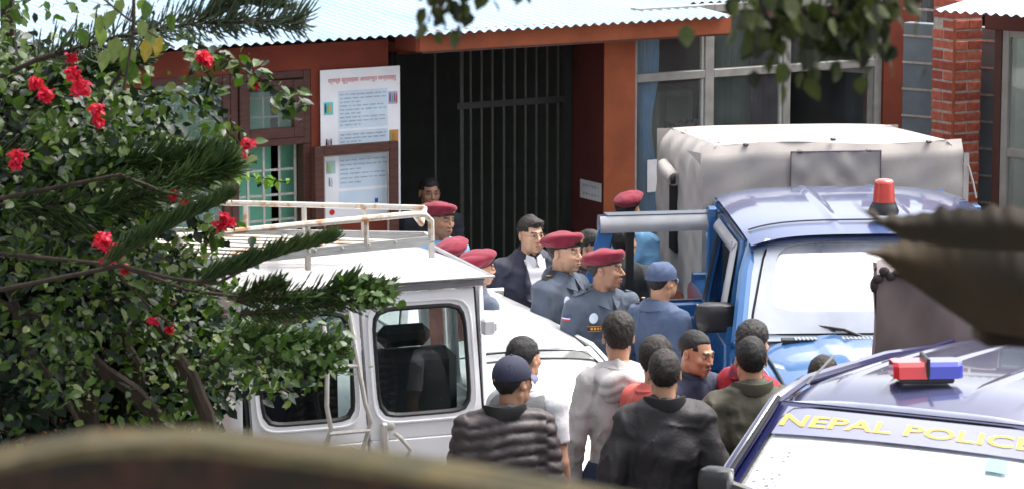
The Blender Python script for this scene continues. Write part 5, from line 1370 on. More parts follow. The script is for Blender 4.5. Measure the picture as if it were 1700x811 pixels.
    if hat in ('cap', 'patrol'):
        cm = {'cap': mat('navy_cap', (.022, .025, .055), .8, var=.1, bump=.2, bs=200), 'patrol': mat('blue_grey_cap', (.07, .10, .185), .85, var=.08, bump=.25, bs=150)}[hat]
        f = Fld((-.12, -.20, -.02), (.12, .14, .16), .0052)
        if hat == 'cap':
            d = f.ell((0, .012, .040), (.088, .108, .098)); d = smax(d, .018-.10*f.Y*0-f.Z, .004)
            d = smax(d, -f.ell((0, .012, .04), (.080, .100, .088)), .002)
        else:
            d = f.ell((0, .010, .050), (.090, .110, .084)); d = smax(d, f.Z-.132-.05*(-f.Y), .012); d = smax(d, .022-f.Z, .004); d = d+.002*f.noise(3, 40, 5)
            d = smax(d, -f.ell((0, .012, .03), (.080, .100, .075)), .002)
        v, q = nets(f, d); co_ = link('cap', npmesh('cap', tr(v), q, cm), root)
        b = MB(); ly = .085 if hat == 'cap' else .05
        for zz in (0, .004): b.patch(lambda u, v: (.082*(2*u-1)*(1-.15*v), -.070*sqrt(max(0, 1-(.80*(2*u-1))**2))-.012-ly*v*sqrt(max(0, 1-(2*u-1)**2*.9)), .030+zz-.022*v-.022*(2*u-1)**2), 14, 6)
        b.v = [tuple(p) for p in tr(np.array(b.v))]; b.obj('brim', cm if hat == 'patrol' else mat('pale_brim', (.10, .11, .20), .7), co_)
        if hat == 'cap':
            b = MB(); b.sphere((0, .012, .139), (.009, .009, .005), 8); b.v = [tuple(p) for p in tr(np.array(b.v))]; b.obj('button', cm, co_); b = MB()
            b.patch(lambda u, v: (.055*(2*u-1), .115-.03*(2*u-1)**2*1.2, .020+.016*v), 10, 2); b.v = [tuple(p) for p in tr(np.array(b.v))]; b.obj('strap', cm, co_)
            b = MB(); b.box((.012, .1165, .028), (.016, .004, .010)); b.v = [tuple(p) for p in tr(np.array(b.v))]; b.obj('buckle', gold, co_, smooth=False)
        else:
            b = MB(); n = 40
            vs = [((.0905*(1.0+.012*(i in (1, 2))))*cos(2*pi*j/n), .010+.1105*(1.0+.012*(i in (1, 2)))*sin(2*pi*j/n), .022+.032*(i > 1)) for j in range(n) for i in range(4)]
            b.add(vs, [(j*4+i, j*4+(i+1) % 4, ((j+1) % n)*4+(i+1) % 4, ((j+1) % n)*4+i) for j in range(n) for i in range(4)]); b.v = [tuple(p) for p in tr(np.array(b.v))]; b.obj('band', cm, co_)
    # clothes
    jv_, jq_ = jacket_field(pose, jt, seed, jstyle, hem, fat, slv)
    jv_ = jv_*np.array([sw, 1, 1])
    J = link(top, npmesh(top, jv_, jq_, jm), root)
    link('collar', collar_mesh(collar_m or jm, collar, jt), J)
    link('trousers', trousers_mesh(tm), root)
    for s in (-1, 1): link('shoe', shoe_mesh(), root, (s*.112, -.01, 0), (0, 0, s*.12))
    if extras: extras(root, J, tr, jv_)
    return root
def surf(jv, x, z, side=-1, off=.0015):
    """a point on the clothing surface at x,z on the front (-y) or back (+y)"""
    dd = (jv[:, 0]-x)**2+(jv[:, 2]-z)**2; idx = np.where(dd < .014**2)[0]
    if len(idx) == 0: idx = np.argsort(dd)[:6]
    y = jv[idx, 1].min() if side < 0 else jv[idx, 1].max(); return y+side*off
def patch_on(J, jv, name, m, x0, x1, z0, z1, off=.003, side=-1, n=(10, 6), sh=None, th=.003):
    b = MB(); 
    pt = lambda u, v: (x0+(x1-x0)*u, surf(jv, x0+(x1-x0)*u, z0+(z1-z0)*v, side, off), z0+(z1-z0)*v)
    if sh == 'disc':
        cx, cz, r = (x0+x1)/2, (z0+z1)/2, (x1-x0)/2; y = surf(jv, cx, cz, side, off)
        b.lathe([(r*.97, 0), (r, .001), (r*.96, .003), (.001, .003)], 28, (cx, y, cz), Matrix.Rotation(pi/2*(1 if side < 0 else -1), 3, 'X')@Matrix.Rotation(RAD(0), 3, 'Z'))
    else: b.patch(pt, *n, flip=(side > 0))
    return b.obj(name, m, J)
# ------------------------------------------------------------------ the people
unif = mat('grey_blue_uniform', (.068, .090, .128), .8, var=.06, vs=8, bump=.25, bs=90, sheen=.15)
unif2 = mat('blue_uniform', (.060, .092, .170), .8, var=.06, vs=8, bump=.25, bs=90, sheen=.15)
ltblue = mat('light_blue_shirt', (.17, .36, .58), .75, var=.06, vs=8, bump=.2)
darktr = mat('dark_trousers', (.02, .022, .03), .85, var=.1, bump=.2)
jeans = mat('blue_jeans', (.03, .045, .09), .85, var=.15, bump=.3, bs=150)
tones = {'mid': (.46, .255, .165), 'dark': (.38, .20, .125), 'fair': (.57, .34, .225), 'warm': (.49, .265, .165)}
OFF = 'police officers in maroon berets'; BY = 'bystanders watching the vehicles'
redm = mat('flag_red', (.5, .03, .03), .6); flagb = mat('flag_blue', (.03, .05, .25), .6); flagw = mat('flag_white', (.75, .75, .76), .6)
def uniform_bits(tag_=True, disc=True, star=False, flag=True, sidex=1):
    def f(root, J, tr, jv):
        # epaulettes, pockets, placket, badge disc, name strip
        for s in (-1, 1):
            b = MB(); b.patch(lambda u, v: (s*(.085+.105*u), .012+.045*(v-.5), float(jv[np.argmin((jv[:, 0]-s*(.085+.105*u))**2+(jv[:, 1]-.012)**2*.6+(jv[:, 2]-1.6)**2*.15), 2])+.004), 8, 4, flip=(s < 0))
            ep = b.obj('epaulette', unif if not star else mat('epaulette_dark', (.02, .016, .035), .7), J)
            if star:
                x = s*.135; zz = surfz(jv, x, .012)+.008; b = MB(); pts = [(x+.024*(1 if k % 2 == 0 else .42)*cos(pi/5*k), .012+.024*(1 if k % 2 == 0 else .42)*sin(pi/5*k), zz) for k in range(10)]
                b.add([(x, .012, zz+.005)]+pts, [(0, 1+k, 1+(k+1) % 10) for k in range(10)]); b.obj('star', gold, ep, smooth=False)
            else:
                x = s*.10; b = MB(); b.sphere((x, .012, surfz(jv, x, .012)+.007), .007, 8); b.obj('button', mat('button', (.03, .04, .05), .4), ep)
        patch_on(J, jv, 'placket', unif, -.016, .016, .95, 1.36, .004, n=(3, 20))
        for k in range(3):
            z = 1.30-.1*k; b = MB(); b.sphere((0, surf(jv, 0, z, -1, .006), z), (.006, .003, .006), 8); b.obj('button', mat('button', (0, 0, 0)), J)
        for s in (-1, 1):
            patch_on(J, jv, 'pocket', unif, s*.09-.052, s*.09+.052, 1.10, 1.215, .0035, n=(8, 8)); patch_on(J, jv, 'pocket_flap', unif, s*.09-.054, s*.09+.054, 1.185, 1.225, .007, n=(8, 4))
        nm = mat('name_strip', (.03, .02, .03), .7)
        if tag_:
            p_ = patch_on(J, jv, 'name_strip', nm, -.155, -.05, 1.272, 1.302, .008, n=(8, 3)); patch_on(J, jv, 'name_strip', nm, .04, .145, 1.272, 1.302, .008, n=(8, 3))
            g_ = mat('gold_thread', (.65, .30, .04), .6)
            for (z0, z1) in ((1.272, 1.275), (1.299, 1.302)): patch_on(J, jv, 'border', g_, -.155, -.05, z0, z1, .0105, n=(8, 1))
            for q in range(5): patch_on(J, jv, 'stitched_letter', g_, -.138+.017*q, -.127+.017*q, 1.281, 1.294, .0105, n=(1, 1))
        if disc: patch_on(J, jv, 'disc_badge', mat('disc_white', (.62, .70, .80), .4), -.150, -.090, 1.318, 1.378, .010, sh='disc')
        if flag:
            for s in (-1,):
                e, w = np.array((s*.196, .012, 1.400)), np.array(POSES['down'][0][0]); 
                for k, (m_, za, zb) in enumerate(((redm, 1.335, 1.345), (flagw, 1.345, 1.3505), (flagb, 1.3505, 1.360))):
                    b = MB()
                    def pt(u, v):
                        z = za+(zb-za)*v; y = -.040+.058*u; c = jv[(np.abs(jv[:, 2]-z) < .012) & (np.abs(jv[:, 1]-y) < .014) & (jv[:, 0] < -.12)]
                        x = c[:, 0].min() if len(c) else -.24; return (x-.003, y, z)
                    b.patch(pt, 6, 1, flip=True); b.obj('flag_patch', m_, J)
    return f
def surfz(jv, x, y):
    dd = (jv[:, 0]-x)**2+(jv[:, 1]-y)**2; idx = np.where(dd < .016**2)[0]; return jv[idx, 2].max() if len(idx) else 1.43
def surfmin(jv, w, z):
    c = jv[(np.abs(jv[:, 2]-z) < .014) & (np.abs(jv[:, 0]) < w+.02) & (jv[:, 1] < 0)]
    return float(c[:, 1].min()) if len(c) else -.1
def glasses(root, tr, m):
    b = MB()
    for s in (-1, 1):
        pts = [(s*.033+.024*cos(t), -.103+.004*abs(cos(t)), .002+.015*sin(t)) for t in np.linspace(0, 2*pi, 17)]; b.tube([tuple(p) for p in pts], .0011, 5)
        b.tube([(s*.056, -.099, .006), (s*.080, -.05, .008), (s*.084, .0, .008)], .0011, 5)
    b.tube([(-.010, -.106, .005), (.010, -.106, .005)], .0011, 5); b.v = [tuple(p) for p in tr(np.array(b.v))]; o = b.obj('glasses', m, root)
    for s in (-1, 1):
        b = MB(); b.add([(s*.033, -.1035, .002)]+[(s*.033+.023*cos(t), -.103+.004*abs(cos(t)), .002+.0145*sin(t)) for t in np.linspace(0, 2*pi, 17)[:-1]], [(0, 1+i, 1+(i+1) % 16) for i in range(16)]); b.v = [tuple(p) for p in tr(np.array(b.v))]; b.obj('lens', glass('spectacle_lens', (1, 1, 1), .0, ior=1.08) if 'spectacle_lens' not in _M else _M['spectacle_lens'], o)

# man in the doorway behind the van
def ex_door(root, J, tr, jv): glasses(root, tr, mat('thin_frames', (.10, .09, .08), .35))
person('man in dark clothes standing in the shade of the doorway beside the poster', 712, 294, 1.62, 12, 'people at the doorway', 'jacket', mat('dark_slate_jacket', (.02, .024, .035), .85, var=.1), darktr, hair='short', hd=dict(tone=tones['dark'], shave=.3), seed=31, extras=ex_door, turn=6, d=22.3)
# officer A
person('officer in light blue shirt and maroon beret behind the roof rack', 727, 327, 1.73, 38, OFF, 'shirt', ltblue, darktr, jstyle='shirt', jt=.012, hat='beret', hd=dict(tone=tones['dark'], jaw=.95, shave=.25), seed=2, turn=10, pitch=4, extras=lambda r, J, t, jv: patch_on(J, jv, 'pocket', ltblue, .04, .13, 1.12, 1.22, .004))
# suit man
navyj = mat('navy_jacket', (.017, .019, .042), .7, var=.08, vs=6, bump=.15, sheen=.1)
wsh = mat('white_shirt', (.62, .62, .66), .7, var=.03, bump=.15, bs=40)
def ex_suit(root, J, tr, jv):
    glasses(root, tr, mat('thin_frames', (0, 0, 0)))
    b = MB()   # white shirt V, on the chest in front of the jacket opening
    def pt(u, v):
        z = 1.02+.45*v; w = .012+.060*v**.9; x = (2*u-1)*w; yf = surfmin(jv, .05, min(z, 1.425))-.006+.05*abs(x); k = max(0, (z-1.425)/.05)*.5; return (x, yf*(1-k)+(-.050+.3*abs(x))*k, z)
    b.patch(pt, 12, 30); sh = b.obj('white_shirt', wsh, root)
    b = MB(); yq = surfmin(jv, .05, 1.425)+.070; dz = .022
    for s in (-1, 1):
        b.add([(s*.004, -.085, 1.425), (s*.034, -.082, 1.375), (s*.066, -.052, 1.435), (s*.050, -.030, 1.478), (s*.010, -.062, 1.462)], [(0, 1, 2, 3, 4) if s > 0 else (4, 3, 2, 1, 0)])
        b.add([(s*.004, -.080, 1.425), (s*.034, -.076, 1.375), (s*.066, -.046, 1.435), (s*.050, -.024, 1.478), (s*.010, -.056, 1.462)], [(0, 1, 2, 3, 4) if s < 0 else (4, 3, 2, 1, 0)])
    b.v = [(x, y+yq, z+dz) for x, y, z in b.v]
    b.obj('shirt_collar', wsh, sh, smooth=False)
    for s in (-1, 1):   # lapels
        b = MB()
        def lp(u, v):
            z = 1.03+.43*v; w = .014+.062*v**.9; x = s*(w-.004+(.050*sin(pi*min(1, v*1.05+.02))**.7)*u); yf = surfmin(jv, .05, min(z, 1.425)); return (x, yf+abs(x)*.03-.010-.010*sin(pi*u*.8)+max(0, z-1.425)*.5, z)
        b.patch(lp, 6, 24, flip=(s < 0)); b.obj('lapel', navyj, J)
    for z in (1.32, 1.24, 1.16): b = MB(); b.sphere((.0, surf(jv, 0, z, -1, .008), z), (.005, .003, .005), 8); b.obj('button', mat('pearl', (.5, .5, .52), .3), sh)
person('man in navy jacket, white shirt and spectacles leaving the doorway', 880, 356, 1.69, 22, 'people at the doorway', 'jacket', navyj, darktr, pose='oneup', jstyle='jacket', jt=.030, collar='open', hair='comb', hm=hairg,
       hd=dict(tone=tones['fair'], chub=.9, wide=1.04, nose=1.15, shave=.12), seed=5, fat=1.5, extras=ex_suit, turn=8, curl=.5)
# dark-haired man behind officers
person('dark haired man half hidden between officer and open door', 980, 378, 1.70, 60, 'people at the doorway', 'jacket', mat('black_jacket', (.014, .014, .017), .8), darktr, hair='short', hd=dict(tone=tones['mid'], fine=False), seed=8)
# officers B, C
person('officer with back of head and black band showing above the van roof', 748, 389, 1.71, 160, OFF, 'shirt', unif, darktr, jstyle='shirt', jt=.012, hat='beret', hd=dict(tone=tones['mid'], fine=False), seed=12, turn=0)
person('officer with slipped beret at the right corner of the van roof', 789, 404, 1.70, 118, OFF, 'shirt', unif, darktr, jstyle='shirt', jt=.012, hat='beret', hd=dict(tone=tones['warm'], fine=True), seed=13, turn=-12, roll=-12)
# officer F far behind the door in light blue
def ex_pat(root, J, tr, jv): patch_on(J, jv, 'shoulder_badge', mat('orange_badge', (.6, .16, .03), .6), .10, .15, 1.24, 1.26, .006, side=1)
person('officer in light blue shirt and dark beret against the orange wall', 1041, 312, 1.70, 150, OFF, 'shirt', ltblue, darktr, jstyle='shirt', jt=.014, hat='beret', hd=dict(tone=tones['mid'], fine=False), seed=14, extras=ex_pat)
# man in grey-black jacket seen through the door glass
person('man in dark grey jacket seen through the open door glass', 1035, 376, 1.66, 150, 'people at the doorway', 'jacket', mat('charcoal_jacket', (.035, .035, .037), .85, var=.1), darktr, hair='short', hd=dict(tone=tones['mid'], fine=False), seed=15, fat=.6, d=19.95, turn=0)
# officers D and E, G
person('officer with gold star on his shoulder and maroon beret beside the spectacled man', 935, 377, 1.765, 56, OFF, 'shirt', unif, darktr, jstyle='shirt', jt=.016, hat='beret', hd=dict(tone=tones['fair'], chub=.6, nose=1.05, shave=.25), seed=17, turn=2, extras=uniform_bits(False, True, True, False), fat=.4, hs=1.03)
person('officer in grey blue uniform with round white badge and maroon beret, in profile', 1001, 405, 1.735, 30, OFF, 'shirt', unif, darktr, jstyle='shirt', jt=.014, hat='beret', hd=dict(tone=tones['dark'], nose=1.12, shave=.15, jaw=1.05), seed=18, turn=44, extras=uniform_bits(), hs=1.02)
def ex_g(root, J, tr, jv):
    b = MB(); b.patch(lambda u, v: (.085+.10*u, .012+.045*(v-.5), surfz(jv, .085+.10*u, .012)+.005), 6, 3); ep = b.obj('epaulette', mat('epaulette_dark2', (.05, .03, .06), .7), J)
    b = MB(); b.sphere((.13, .012, surfz(jv, .13, .012)+.010), (.014, .014, .005), 8); b.obj('star', gold, ep)
person('officer in blue uniform and flat blue cap with his back turned', 1097, 428, 1.70, 132, 'police officers by the open door', 'shirt', unif2, darktr, jstyle='shirt', jt=.016, hat='patrol', hair='fade', hd=dict(tone=tones['warm'], fine=True, shave=.2, chub=.3), seed=21, sw=.93, turn=4, extras=ex_g)
# ---- bystanders
hood = mat('grey_hoodie', (.50, .475, .47), .9, var=.05, vs=10, bump=.35, bs=120, sheen=.3)
def ex_hood(root, J, tr, jv):
    f = Fld((-.17, -.10, 1.24), (.17, .22, 1.56), .0075)
    d = f.ell((0, .125, 1.385), (.105, .052, .090), Matrix.Rotation(RAD(-22), 3, 'X'))
    d = sk(d, f.cone((-.085, .07, 1.43), (.085, .07, 1.43), .042, .042), .03)
    for s in (-1, 1): d = sk(d, f.cone((s*.085, .07, 1.43), (s*.075, -.05, 1.42), .034, .026), .02)
    d = smax(d, -f.ell((0, .045, 1.50), (.060, .055, .070)), .015)
    d = d-.010*np.abs(np.sin((f.Z+.5*np.abs(f.X)+.3*f.Y)*55))*np.clip((f.Y)/.08, 0, 1)+.004*f.noise(7, 25, 6)
    v, q = nets(f, d); link('hood', npmesh('hood', smoothV(v, q, 1), q, hood), J)
    patch_on(J, jv, 'waistband', mat('ribbed_grey', (.36, .35, .36), .9, bump=.6, bs=200), -.12, .12, .87, .93, .002, side=1)
person('man in light grey hooded sweatshirt seen from behind', 1027, 516, 1.79, 186, BY, 'hoodie', hood, jeans, jstyle='jacket', jt=.014, hair='curly', hm=hairg, hd=dict(tone=tones['warm'], fine=False), seed=41, sw=.86, extras=ex_hood, collar='crew', hem=.84, turn=-4)
vest = mat('grey_vest', (.155, .155, .16), .85, var=.05, bump=.2); tee = mat('white_tshirt', (.62, .62, .65), .85, var=.03, bump=.2, bs=50)
def ex_vest(root, J, tr, jv):
    f = Fld((-.22, -.16, .86), (.22, .20, 1.47), .011); d = f.ell((0, .012, 1.25), (.212, .168, .25)); d = sk(d, f.ell((0, 0, 1.04), (.19, .155, .2)), .06); d = sk(d, f.cone((-.115, .012, 1.375), (.115, .012, 1.375), .084, .084), .045); d = sk(d, f.cone((0, .022, 1.38), (0, .028, 1.46), .10, .07), .04)
    d = d+.003*f.noise(9, 18, 5)
    d = smax(d, np.abs(f.X)-.190, .015); d = smax(d, .88-f.Z, .01); d = smax(d, -f.cone((0, .02, 1.43), (0, 0, 1.6), .062, .07), .01)
    v, q = nets(f, d); link('vest', npmesh('vest', smoothV(v, q, 1), q, vest), root)
person('young man in grey sleeveless vest over white t-shirt behind the capped man', 876, 554, 1.74, 150, BY, 'tshirt', tee, jeans, jstyle='smooth', jt=.014, hair='short', hd=dict(tone=tones['mid'], fine=False), seed=43, slv=.2, extras=ex_vest, collar='crew', pose='down', turn=-6, hx=.03, sw=.88)
puf = mat('brown_puffer', (.050, .038, .040), .55, var=.06, vs=8, bump=.2, bs=60)
def ex_puf(root, J, tr, jv):
    b = MB(); x, z = .26, 1.03
    c = jv[(np.abs(jv[:, 2]-z) < .02) & (jv[:, 0] > .18)]; q = c[np.argmax(c[:, 1])]
    b.sphere((q[0], q[1]+.004, z), (.010, .004, .016), 8); b.obj('label_patch', mat('red_label', (.5, .06, .05), .5), J)
person('man in brown quilted puffer jacket and navy cap seen from behind', 836, 583, 1.80, 190, BY, 'jacket', puf, jeans, jstyle='puffer', jt=.034, hair='short', hat='cap', hd=dict(tone=tones['dark'], fine=False), seed=44, collar='stand', collar_m=mat('black_collar', (.012, .012, .013), .5, bump=.1), pose='down', turn=-52, fat=.0, sw=.90, hx=-.03, hem=.80, extras=ex_puf)
salm = mat('salmon_shirt', (.62, .12, .10), .8, var=.05, bump=.2)
person('man in salmon pink shirt half hidden behind the man in black', 1090, 556, 1.74, 118, BY, 'shirt', salm, jeans, jstyle='smooth', jt=.018, hair='curly', hm=hairg, hd=dict(tone=tones['mid'], fine=False), seed=45, collar='crew', pose='down', turn=40)
blk = mat('black_windbreaker', (.024, .021, .024), .66, var=.06, vs=7, bump=.25, bs=90)
person('man in black windbreaker with turned up collar, seen from behind', 1103, 575, 1.80, 184, BY, 'jacket', blk, jeans, jstyle='jacket', jt=.028, hair='short', hm=hairg, hd=dict(tone=tones['warm'], fine=False), seed=46, collar='stand', pose='akimbo', fat=.3, sw=.93, hem=.82, collar_m=mat('black_knit', (.012, .012, .013), .8), turn=-3)
nv2 = mat('navy_anorak', (.020, .028, .060), .75, var=.06, bump=.2)
person('young man with thin moustache in navy anorak looking right', 1148, 541, 1.70, 42, BY, 'anorak', nv2, jeans, jstyle='jacket', jt=.022, hair='fade', hd=dict(tone=tones['warm'], mou=.75, shave=.12, nose=1.0), seed=47, collar='stand', pose='front', turn=8, pitch=10, hs=1.03)
redsh = mat('red_checked_shirt', (.42, .025, .04), .8, var=.05, col2=(.12, .01, .03), c2s=14, c2t=(.5, .55))
person('man in red shirt with wavy hair behind the man in olive', 1250, 530, 1.75, 120, BY, 'shirt', redsh, jeans, jstyle='smooth', jt=.018, hair='curly', hm=hairgrey, hd=dict(tone=tones['warm'], fine=False), seed=48, pose='down', fat=.0, turn=30)
olv = mat('olive_jacket', (.072, .066, .045), .75, var=.07, vs=7, bump=.2, bs=60)
person('man in olive green jacket with thick black hair seen from behind', 1247, 554, 1.77, 196, BY, 'jacket', olv, jeans, jstyle='jacket', jt=.036, hair='short', hm=hairm, hd=dict(tone=tones['warm'], fine=False), seed=49, collar='stand', pose='down', fat=.6, hem=.82, turn=-10)
person('dark haired person standing before the pickup bonnet, only head showing', 1367, 585, 1.72, 182, BY, 'shirt', mat('dark_green_shirt', (.03, .05, .04), .8), jeans, hair='short', hm=hairg, hd=dict(tone=tones['warm'], fine=False), seed=50)
# ------------------------------------------------------------------ vegetation
nr = np.random.RandomState(21)
def leafmat(name, c, c2=None, rough=.35, tr=.25, spec=.6):
    m = mat(name, c, rough, var=.25, vs=3, col2=c2, c2s=7, c2t=(.45, .7), spec=spec*.6)
    n = m.node_tree; b = n.nodes['Principled BSDF']; out = n.nodes['Material Output']
    t = n.nodes.new('ShaderNodeBsdfTranslucent'); t.inputs[0].default_value = (c[0]*1.6+.01, c[1]*1.9+.02, c[2]*.7, 1); x = n.nodes.new('ShaderNodeMixShader'); x.inputs[0].default_value = tr
    n.links.new(b.outputs[0], x.inputs[1]); n.links.new(t.outputs[0], x.inputs[2]); n.links.new(x.outputs[0], out.inputs[0]); return m
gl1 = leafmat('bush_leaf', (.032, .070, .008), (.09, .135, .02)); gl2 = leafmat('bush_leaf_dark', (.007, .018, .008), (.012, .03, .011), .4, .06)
glp = leafmat('pale_leaf', (.12, .165, .06), (.17, .17, .06), .45); gly = leafmat('yellowed_leaf', (.26, .19, .03), None, .5)
glight = leafmat('fresh_leaf', (.14, .26, .035), None, .4, .35)
pinem = leafmat('pine_twig', (.024, .056, .011), (.065, .105, .02), .5, .08); pineg = leafmat('pine_twig_grey', (.045, .070, .035), (.10, .12, .075), .55, .05)
bark = mat('bark', (.030, .020, .013), .9, var=.3, vs=20, bump=.6, bs=60, stretch=(1, 1, .4)); bract = leafmat('red_bract', (.55, .012, .05), (.65, .03, .09), .5, .35)
LEAF = np.array([(0, 0, 0), (.30, .28, .05), (-.30, .28, .05), (.27, .62, .03), (-.27, .62, .03), (0, 1.0, -.10), (0, .30, -.02), (0, .64, -.03)])
LF = np.array([(0, 1, 6), (0, 6, 2), (1, 3, 7), (1, 7, 6), (6, 7, 4), (6, 4, 2), (3, 5, 7), (7, 5, 4)])
def rotm(n, tilt_mu=.9, tilt_sd=.5):
    """random leaf frames: y axis = leaf direction (out and drooping), z = leaf normal"""
    a = nr.uniform(0, 2*pi, n); dr = nr.normal(-.45, .45, n)
    y = np.stack([np.cos(a)*np.cos(dr), np.sin(a)*np.cos(dr), np.sin(dr)], 1)
    up = np.array([0, -.45, 1.0])+nr.normal(0, .55, (n, 3)); z = up-(up*y).sum(1)[:, None]*y; z /= np.linalg.norm(z, axis=1)[:, None]+1e-9
    x = np.cross(y, z); return np.stack([x, y, z], 2)
def scatter(pos, size, R=None):
    n = len(pos); R = rotm(n) if R is None else R
    V = np.einsum('nij,kj->nki', R, LEAF)*size[:, None, None]+pos[:, None, :]
    F_ = LF[None]+(np.arange(n)*len(LEAF))[:, None, None]
    return V.reshape(-1, 3), F_.reshape(-1, 3)
def blobpts(cx, cy, rx, ry, d, dd, n):
    r = np.sqrt(nr.uniform(0, 1, n)); a = nr.uniform(0, 2*pi, n)
    # clump into sub-blobs for light and dark groups
    px = cx+rx*r*np.cos(a); py = cy+ry*r*np.sin(a); D = d+nr.uniform(-dd, dd, n)
    return np.array([tuple(P(px[i], py[i], D[i])) for i in range(n)])
def clumped(cx, cy, rx, ry, d, dd, n, k=9, cs=.33):
    out = []
    m = max(3, n//k)
    r = np.sqrt(nr.uniform(0, 1, m)); a = nr.uniform(0, 2*pi, m)
    for i in range(m):
        c = P(cx+rx*r[i]*cos(a[i]), cy+ry*r[i]*sin(a[i]), d+nr.uniform(-dd, dd)); q = nr.normal(0, .058, (k, 3)); out.append(np.array(c)+q)
    return np.concatenate(out)
bush = thing('bougainvillea_bush', 'large bougainvillea bush with red flower clusters at the left', 'bush', (P(120, 600, 14.2).x, 14.2, 0))
bl0 = Vector(bush.location)
def tp(pts): return [Vector(p)-bl0 for p in pts]
stems = [([(140, 811, 14.7), (150, 640, 14.7), (60, 430, 14.7), (20, 200, 14.5), (10, -60, 14.3)], .07), ([(360, 811, 14.2), (345, 690, 14.2), (300, 590, 14.2), (270, 540, 14.2), (200, 440, 14.3), (110, 330, 14)], .045),
         ([(300, 730, 14.3), (180, 610, 14.3), (60, 520, 14.3), (-60, 470, 14.3)], .04), ([(240, 640, 14.5), (200, 540, 14.5), (120, 400, 14.5)], .03), ([(330, 690, 14.9), (290, 590, 14.9)], .04),
         ([(0, 480, 13.9), (60, 590, 13.9), (130, 700, 13.9)], .02), ([(150, 200, 13.6), (210, 110, 13.6), (222, 0, 13.6), (225, -30, 13.6)], .010), ([(70, 180, 14), (150, 90, 14), (255, 45, 13.8)], .014), ([(420, 505, 14), (330, 470, 14), (240, 440, 14)], .014)]
for k, (s, r) in enumerate(stems):
    pts = tp([P(*q) for q in s]); 
    if s[0][1] > 800: pts[0] = pts[0]; pts = [Vector((pts[0].x, pts[0].y, 0))]+pts
    # smooth the stem
    fine = []
    for i in range(len(pts)-1):
        for t in (0, .33, .66): fine.append(pts[i].lerp(pts[i+1], t)+Vector(nr.normal(0, .012, 3)))
    fine.append(pts[-1]); b = MB(); b.tube(fine, [r*(1-.6*i/len(fine)) for i in range(len(fine))], 8); b.obj('branch', bark, bush)
blobs = [(50, 60, 110, 80, 13.6, 260, .8), (200, 20, 120, 40, 13.6, 90, .5), (90, 200, 140, 95, 13.8, 850, 1), (200, 230, 100, 78, 14.0, 620, 1), (295, 268, 85, 52, 14.1, 400, 1), (375, 250, 30, 30, 14.1, 60, 1), (50, 340, 110, 120, 13.8, 700, 1), (190, 330, 130, 80, 14.1, 600, .9),
         (110, 470, 170, 110, 13.8, 1100, 1), (40, 610, 110, 90, 13.6, 500, 1), (270, 480, 110, 80, 14.2, 520, 1), (310, 560, 130, 60, 14.4, 560, 1), (230, 640, 140, 60, 14.4, 520, 1), (430, 590, 110, 50, 14.5, 560, 1), (520, 570, 60, 35, 14.5, 190, 1), (350, 430, 70, 40, 14.2, 120, .7), (210, 140, 50, 40, 13.9, 100, .7), (30, 130, 80, 80, 14, 400, 1)]
pos = []; 
for (cx, cy, rx, ry, d, n, q) in blobs: pos.append(clumped(cx, cy, rx, ry, d, .34, int(n*.68), 13, .33))
# trailing strands
def strand(pts, n, sd=.03):
    pts = [P(*q) for q in pts]; out = []
    for i in range(n):
        t = i/n*(len(pts)-1); k = int(t); q = pts[k].lerp(pts[k+1], t-k); out.append(np.array(q)+nr.normal(0, sd, 3))
    return np.array(out)
strands = [[(300, 60, 13.8), (345, 80, 13.7), (400, 105, 13.7), (430, 130, 13.7), (480, 165, 13.7), (495, 170, 13.7)], [(330, 100, 13.8), (350, 130, 13.8), (340, 165, 13.8)], [(200, 170, 13.9), (290, 150, 13.9), (350, 190, 13.9), (400, 240, 13.9)], [(120, 340, 13.6), (200, 400, 13.6), (300, 440, 13.6), (325, 420, 13.6)], [(320, 560, 14), (420, 620, 14), (480, 650, 14)], [(170, 430, 13.5), (260, 520, 13.5), (330, 570, 13.5), (430, 600, 13.5)], [(380, 375, 14), (345, 385, 14), (320, 350, 14)]]
for s in strands:
    pos.append(strand(s, int(26*len(s)), .032)); b = MB(); b.tube(tp([P(*q) for q in s]), .005, 5); b.obj('branch', bark, bush)
pos = np.concatenate(pos); 
sz = .024+.052*nr.uniform(0, 1, len(pos))**1.3
depthy = pos[:, 1]
R = rotm(len(pos))
# the 300 leaves that show largest, as leaf parts
def pix(p):   # size and visibility proxy: nearest, inside the frame
    return p
inv = (pos[:, 1] < 13.75)
X = pos[:, 0]/pos[:, 1]*FX+CX
score = sz/pos[:, 1]+(X < 0)*-1+(pos[:, 1]-13.2)*-.0009
order = np.argsort(-score); big = order[:300]; rest = order[300:]
lm = []
for m_ in (gl1, gl1, glp):
    me = bpy.data.meshes.new('leaf'); me.from_pydata([tuple(v) for v in LEAF], [], [tuple(int(i) for i in f) for f in LF]); me.materials.append(m_); lm.append(me)
for i in big:
    o = bpy.data.objects.new('leaf', lm[nr.choice(3, p=(.5, .38, .12))]); COL.objects.link(o); o.parent = bush
    Mx = Matrix([list(R[i][0])+[0], list(R[i][1])+[0], list(R[i][2])+[0], [0, 0, 0, 1]]); Mx = Matrix.Translation(Vector(pos[i])-bl0)@Mx@Matrix.Scale(sz[i], 4); o.matrix_basis = Mx
sel = nr.uniform(0, 1, len(rest))
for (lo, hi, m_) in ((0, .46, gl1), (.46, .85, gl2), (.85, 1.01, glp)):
    k = rest[(sel >= lo) & (sel < hi)]; V, F_ = scatter(pos[k]-np.array(bl0), sz[k], R[k]); o = link('foliage', npmesh('foliage', V, F_, m_, smooth=False), bush); o['kind'] = 'stuff'
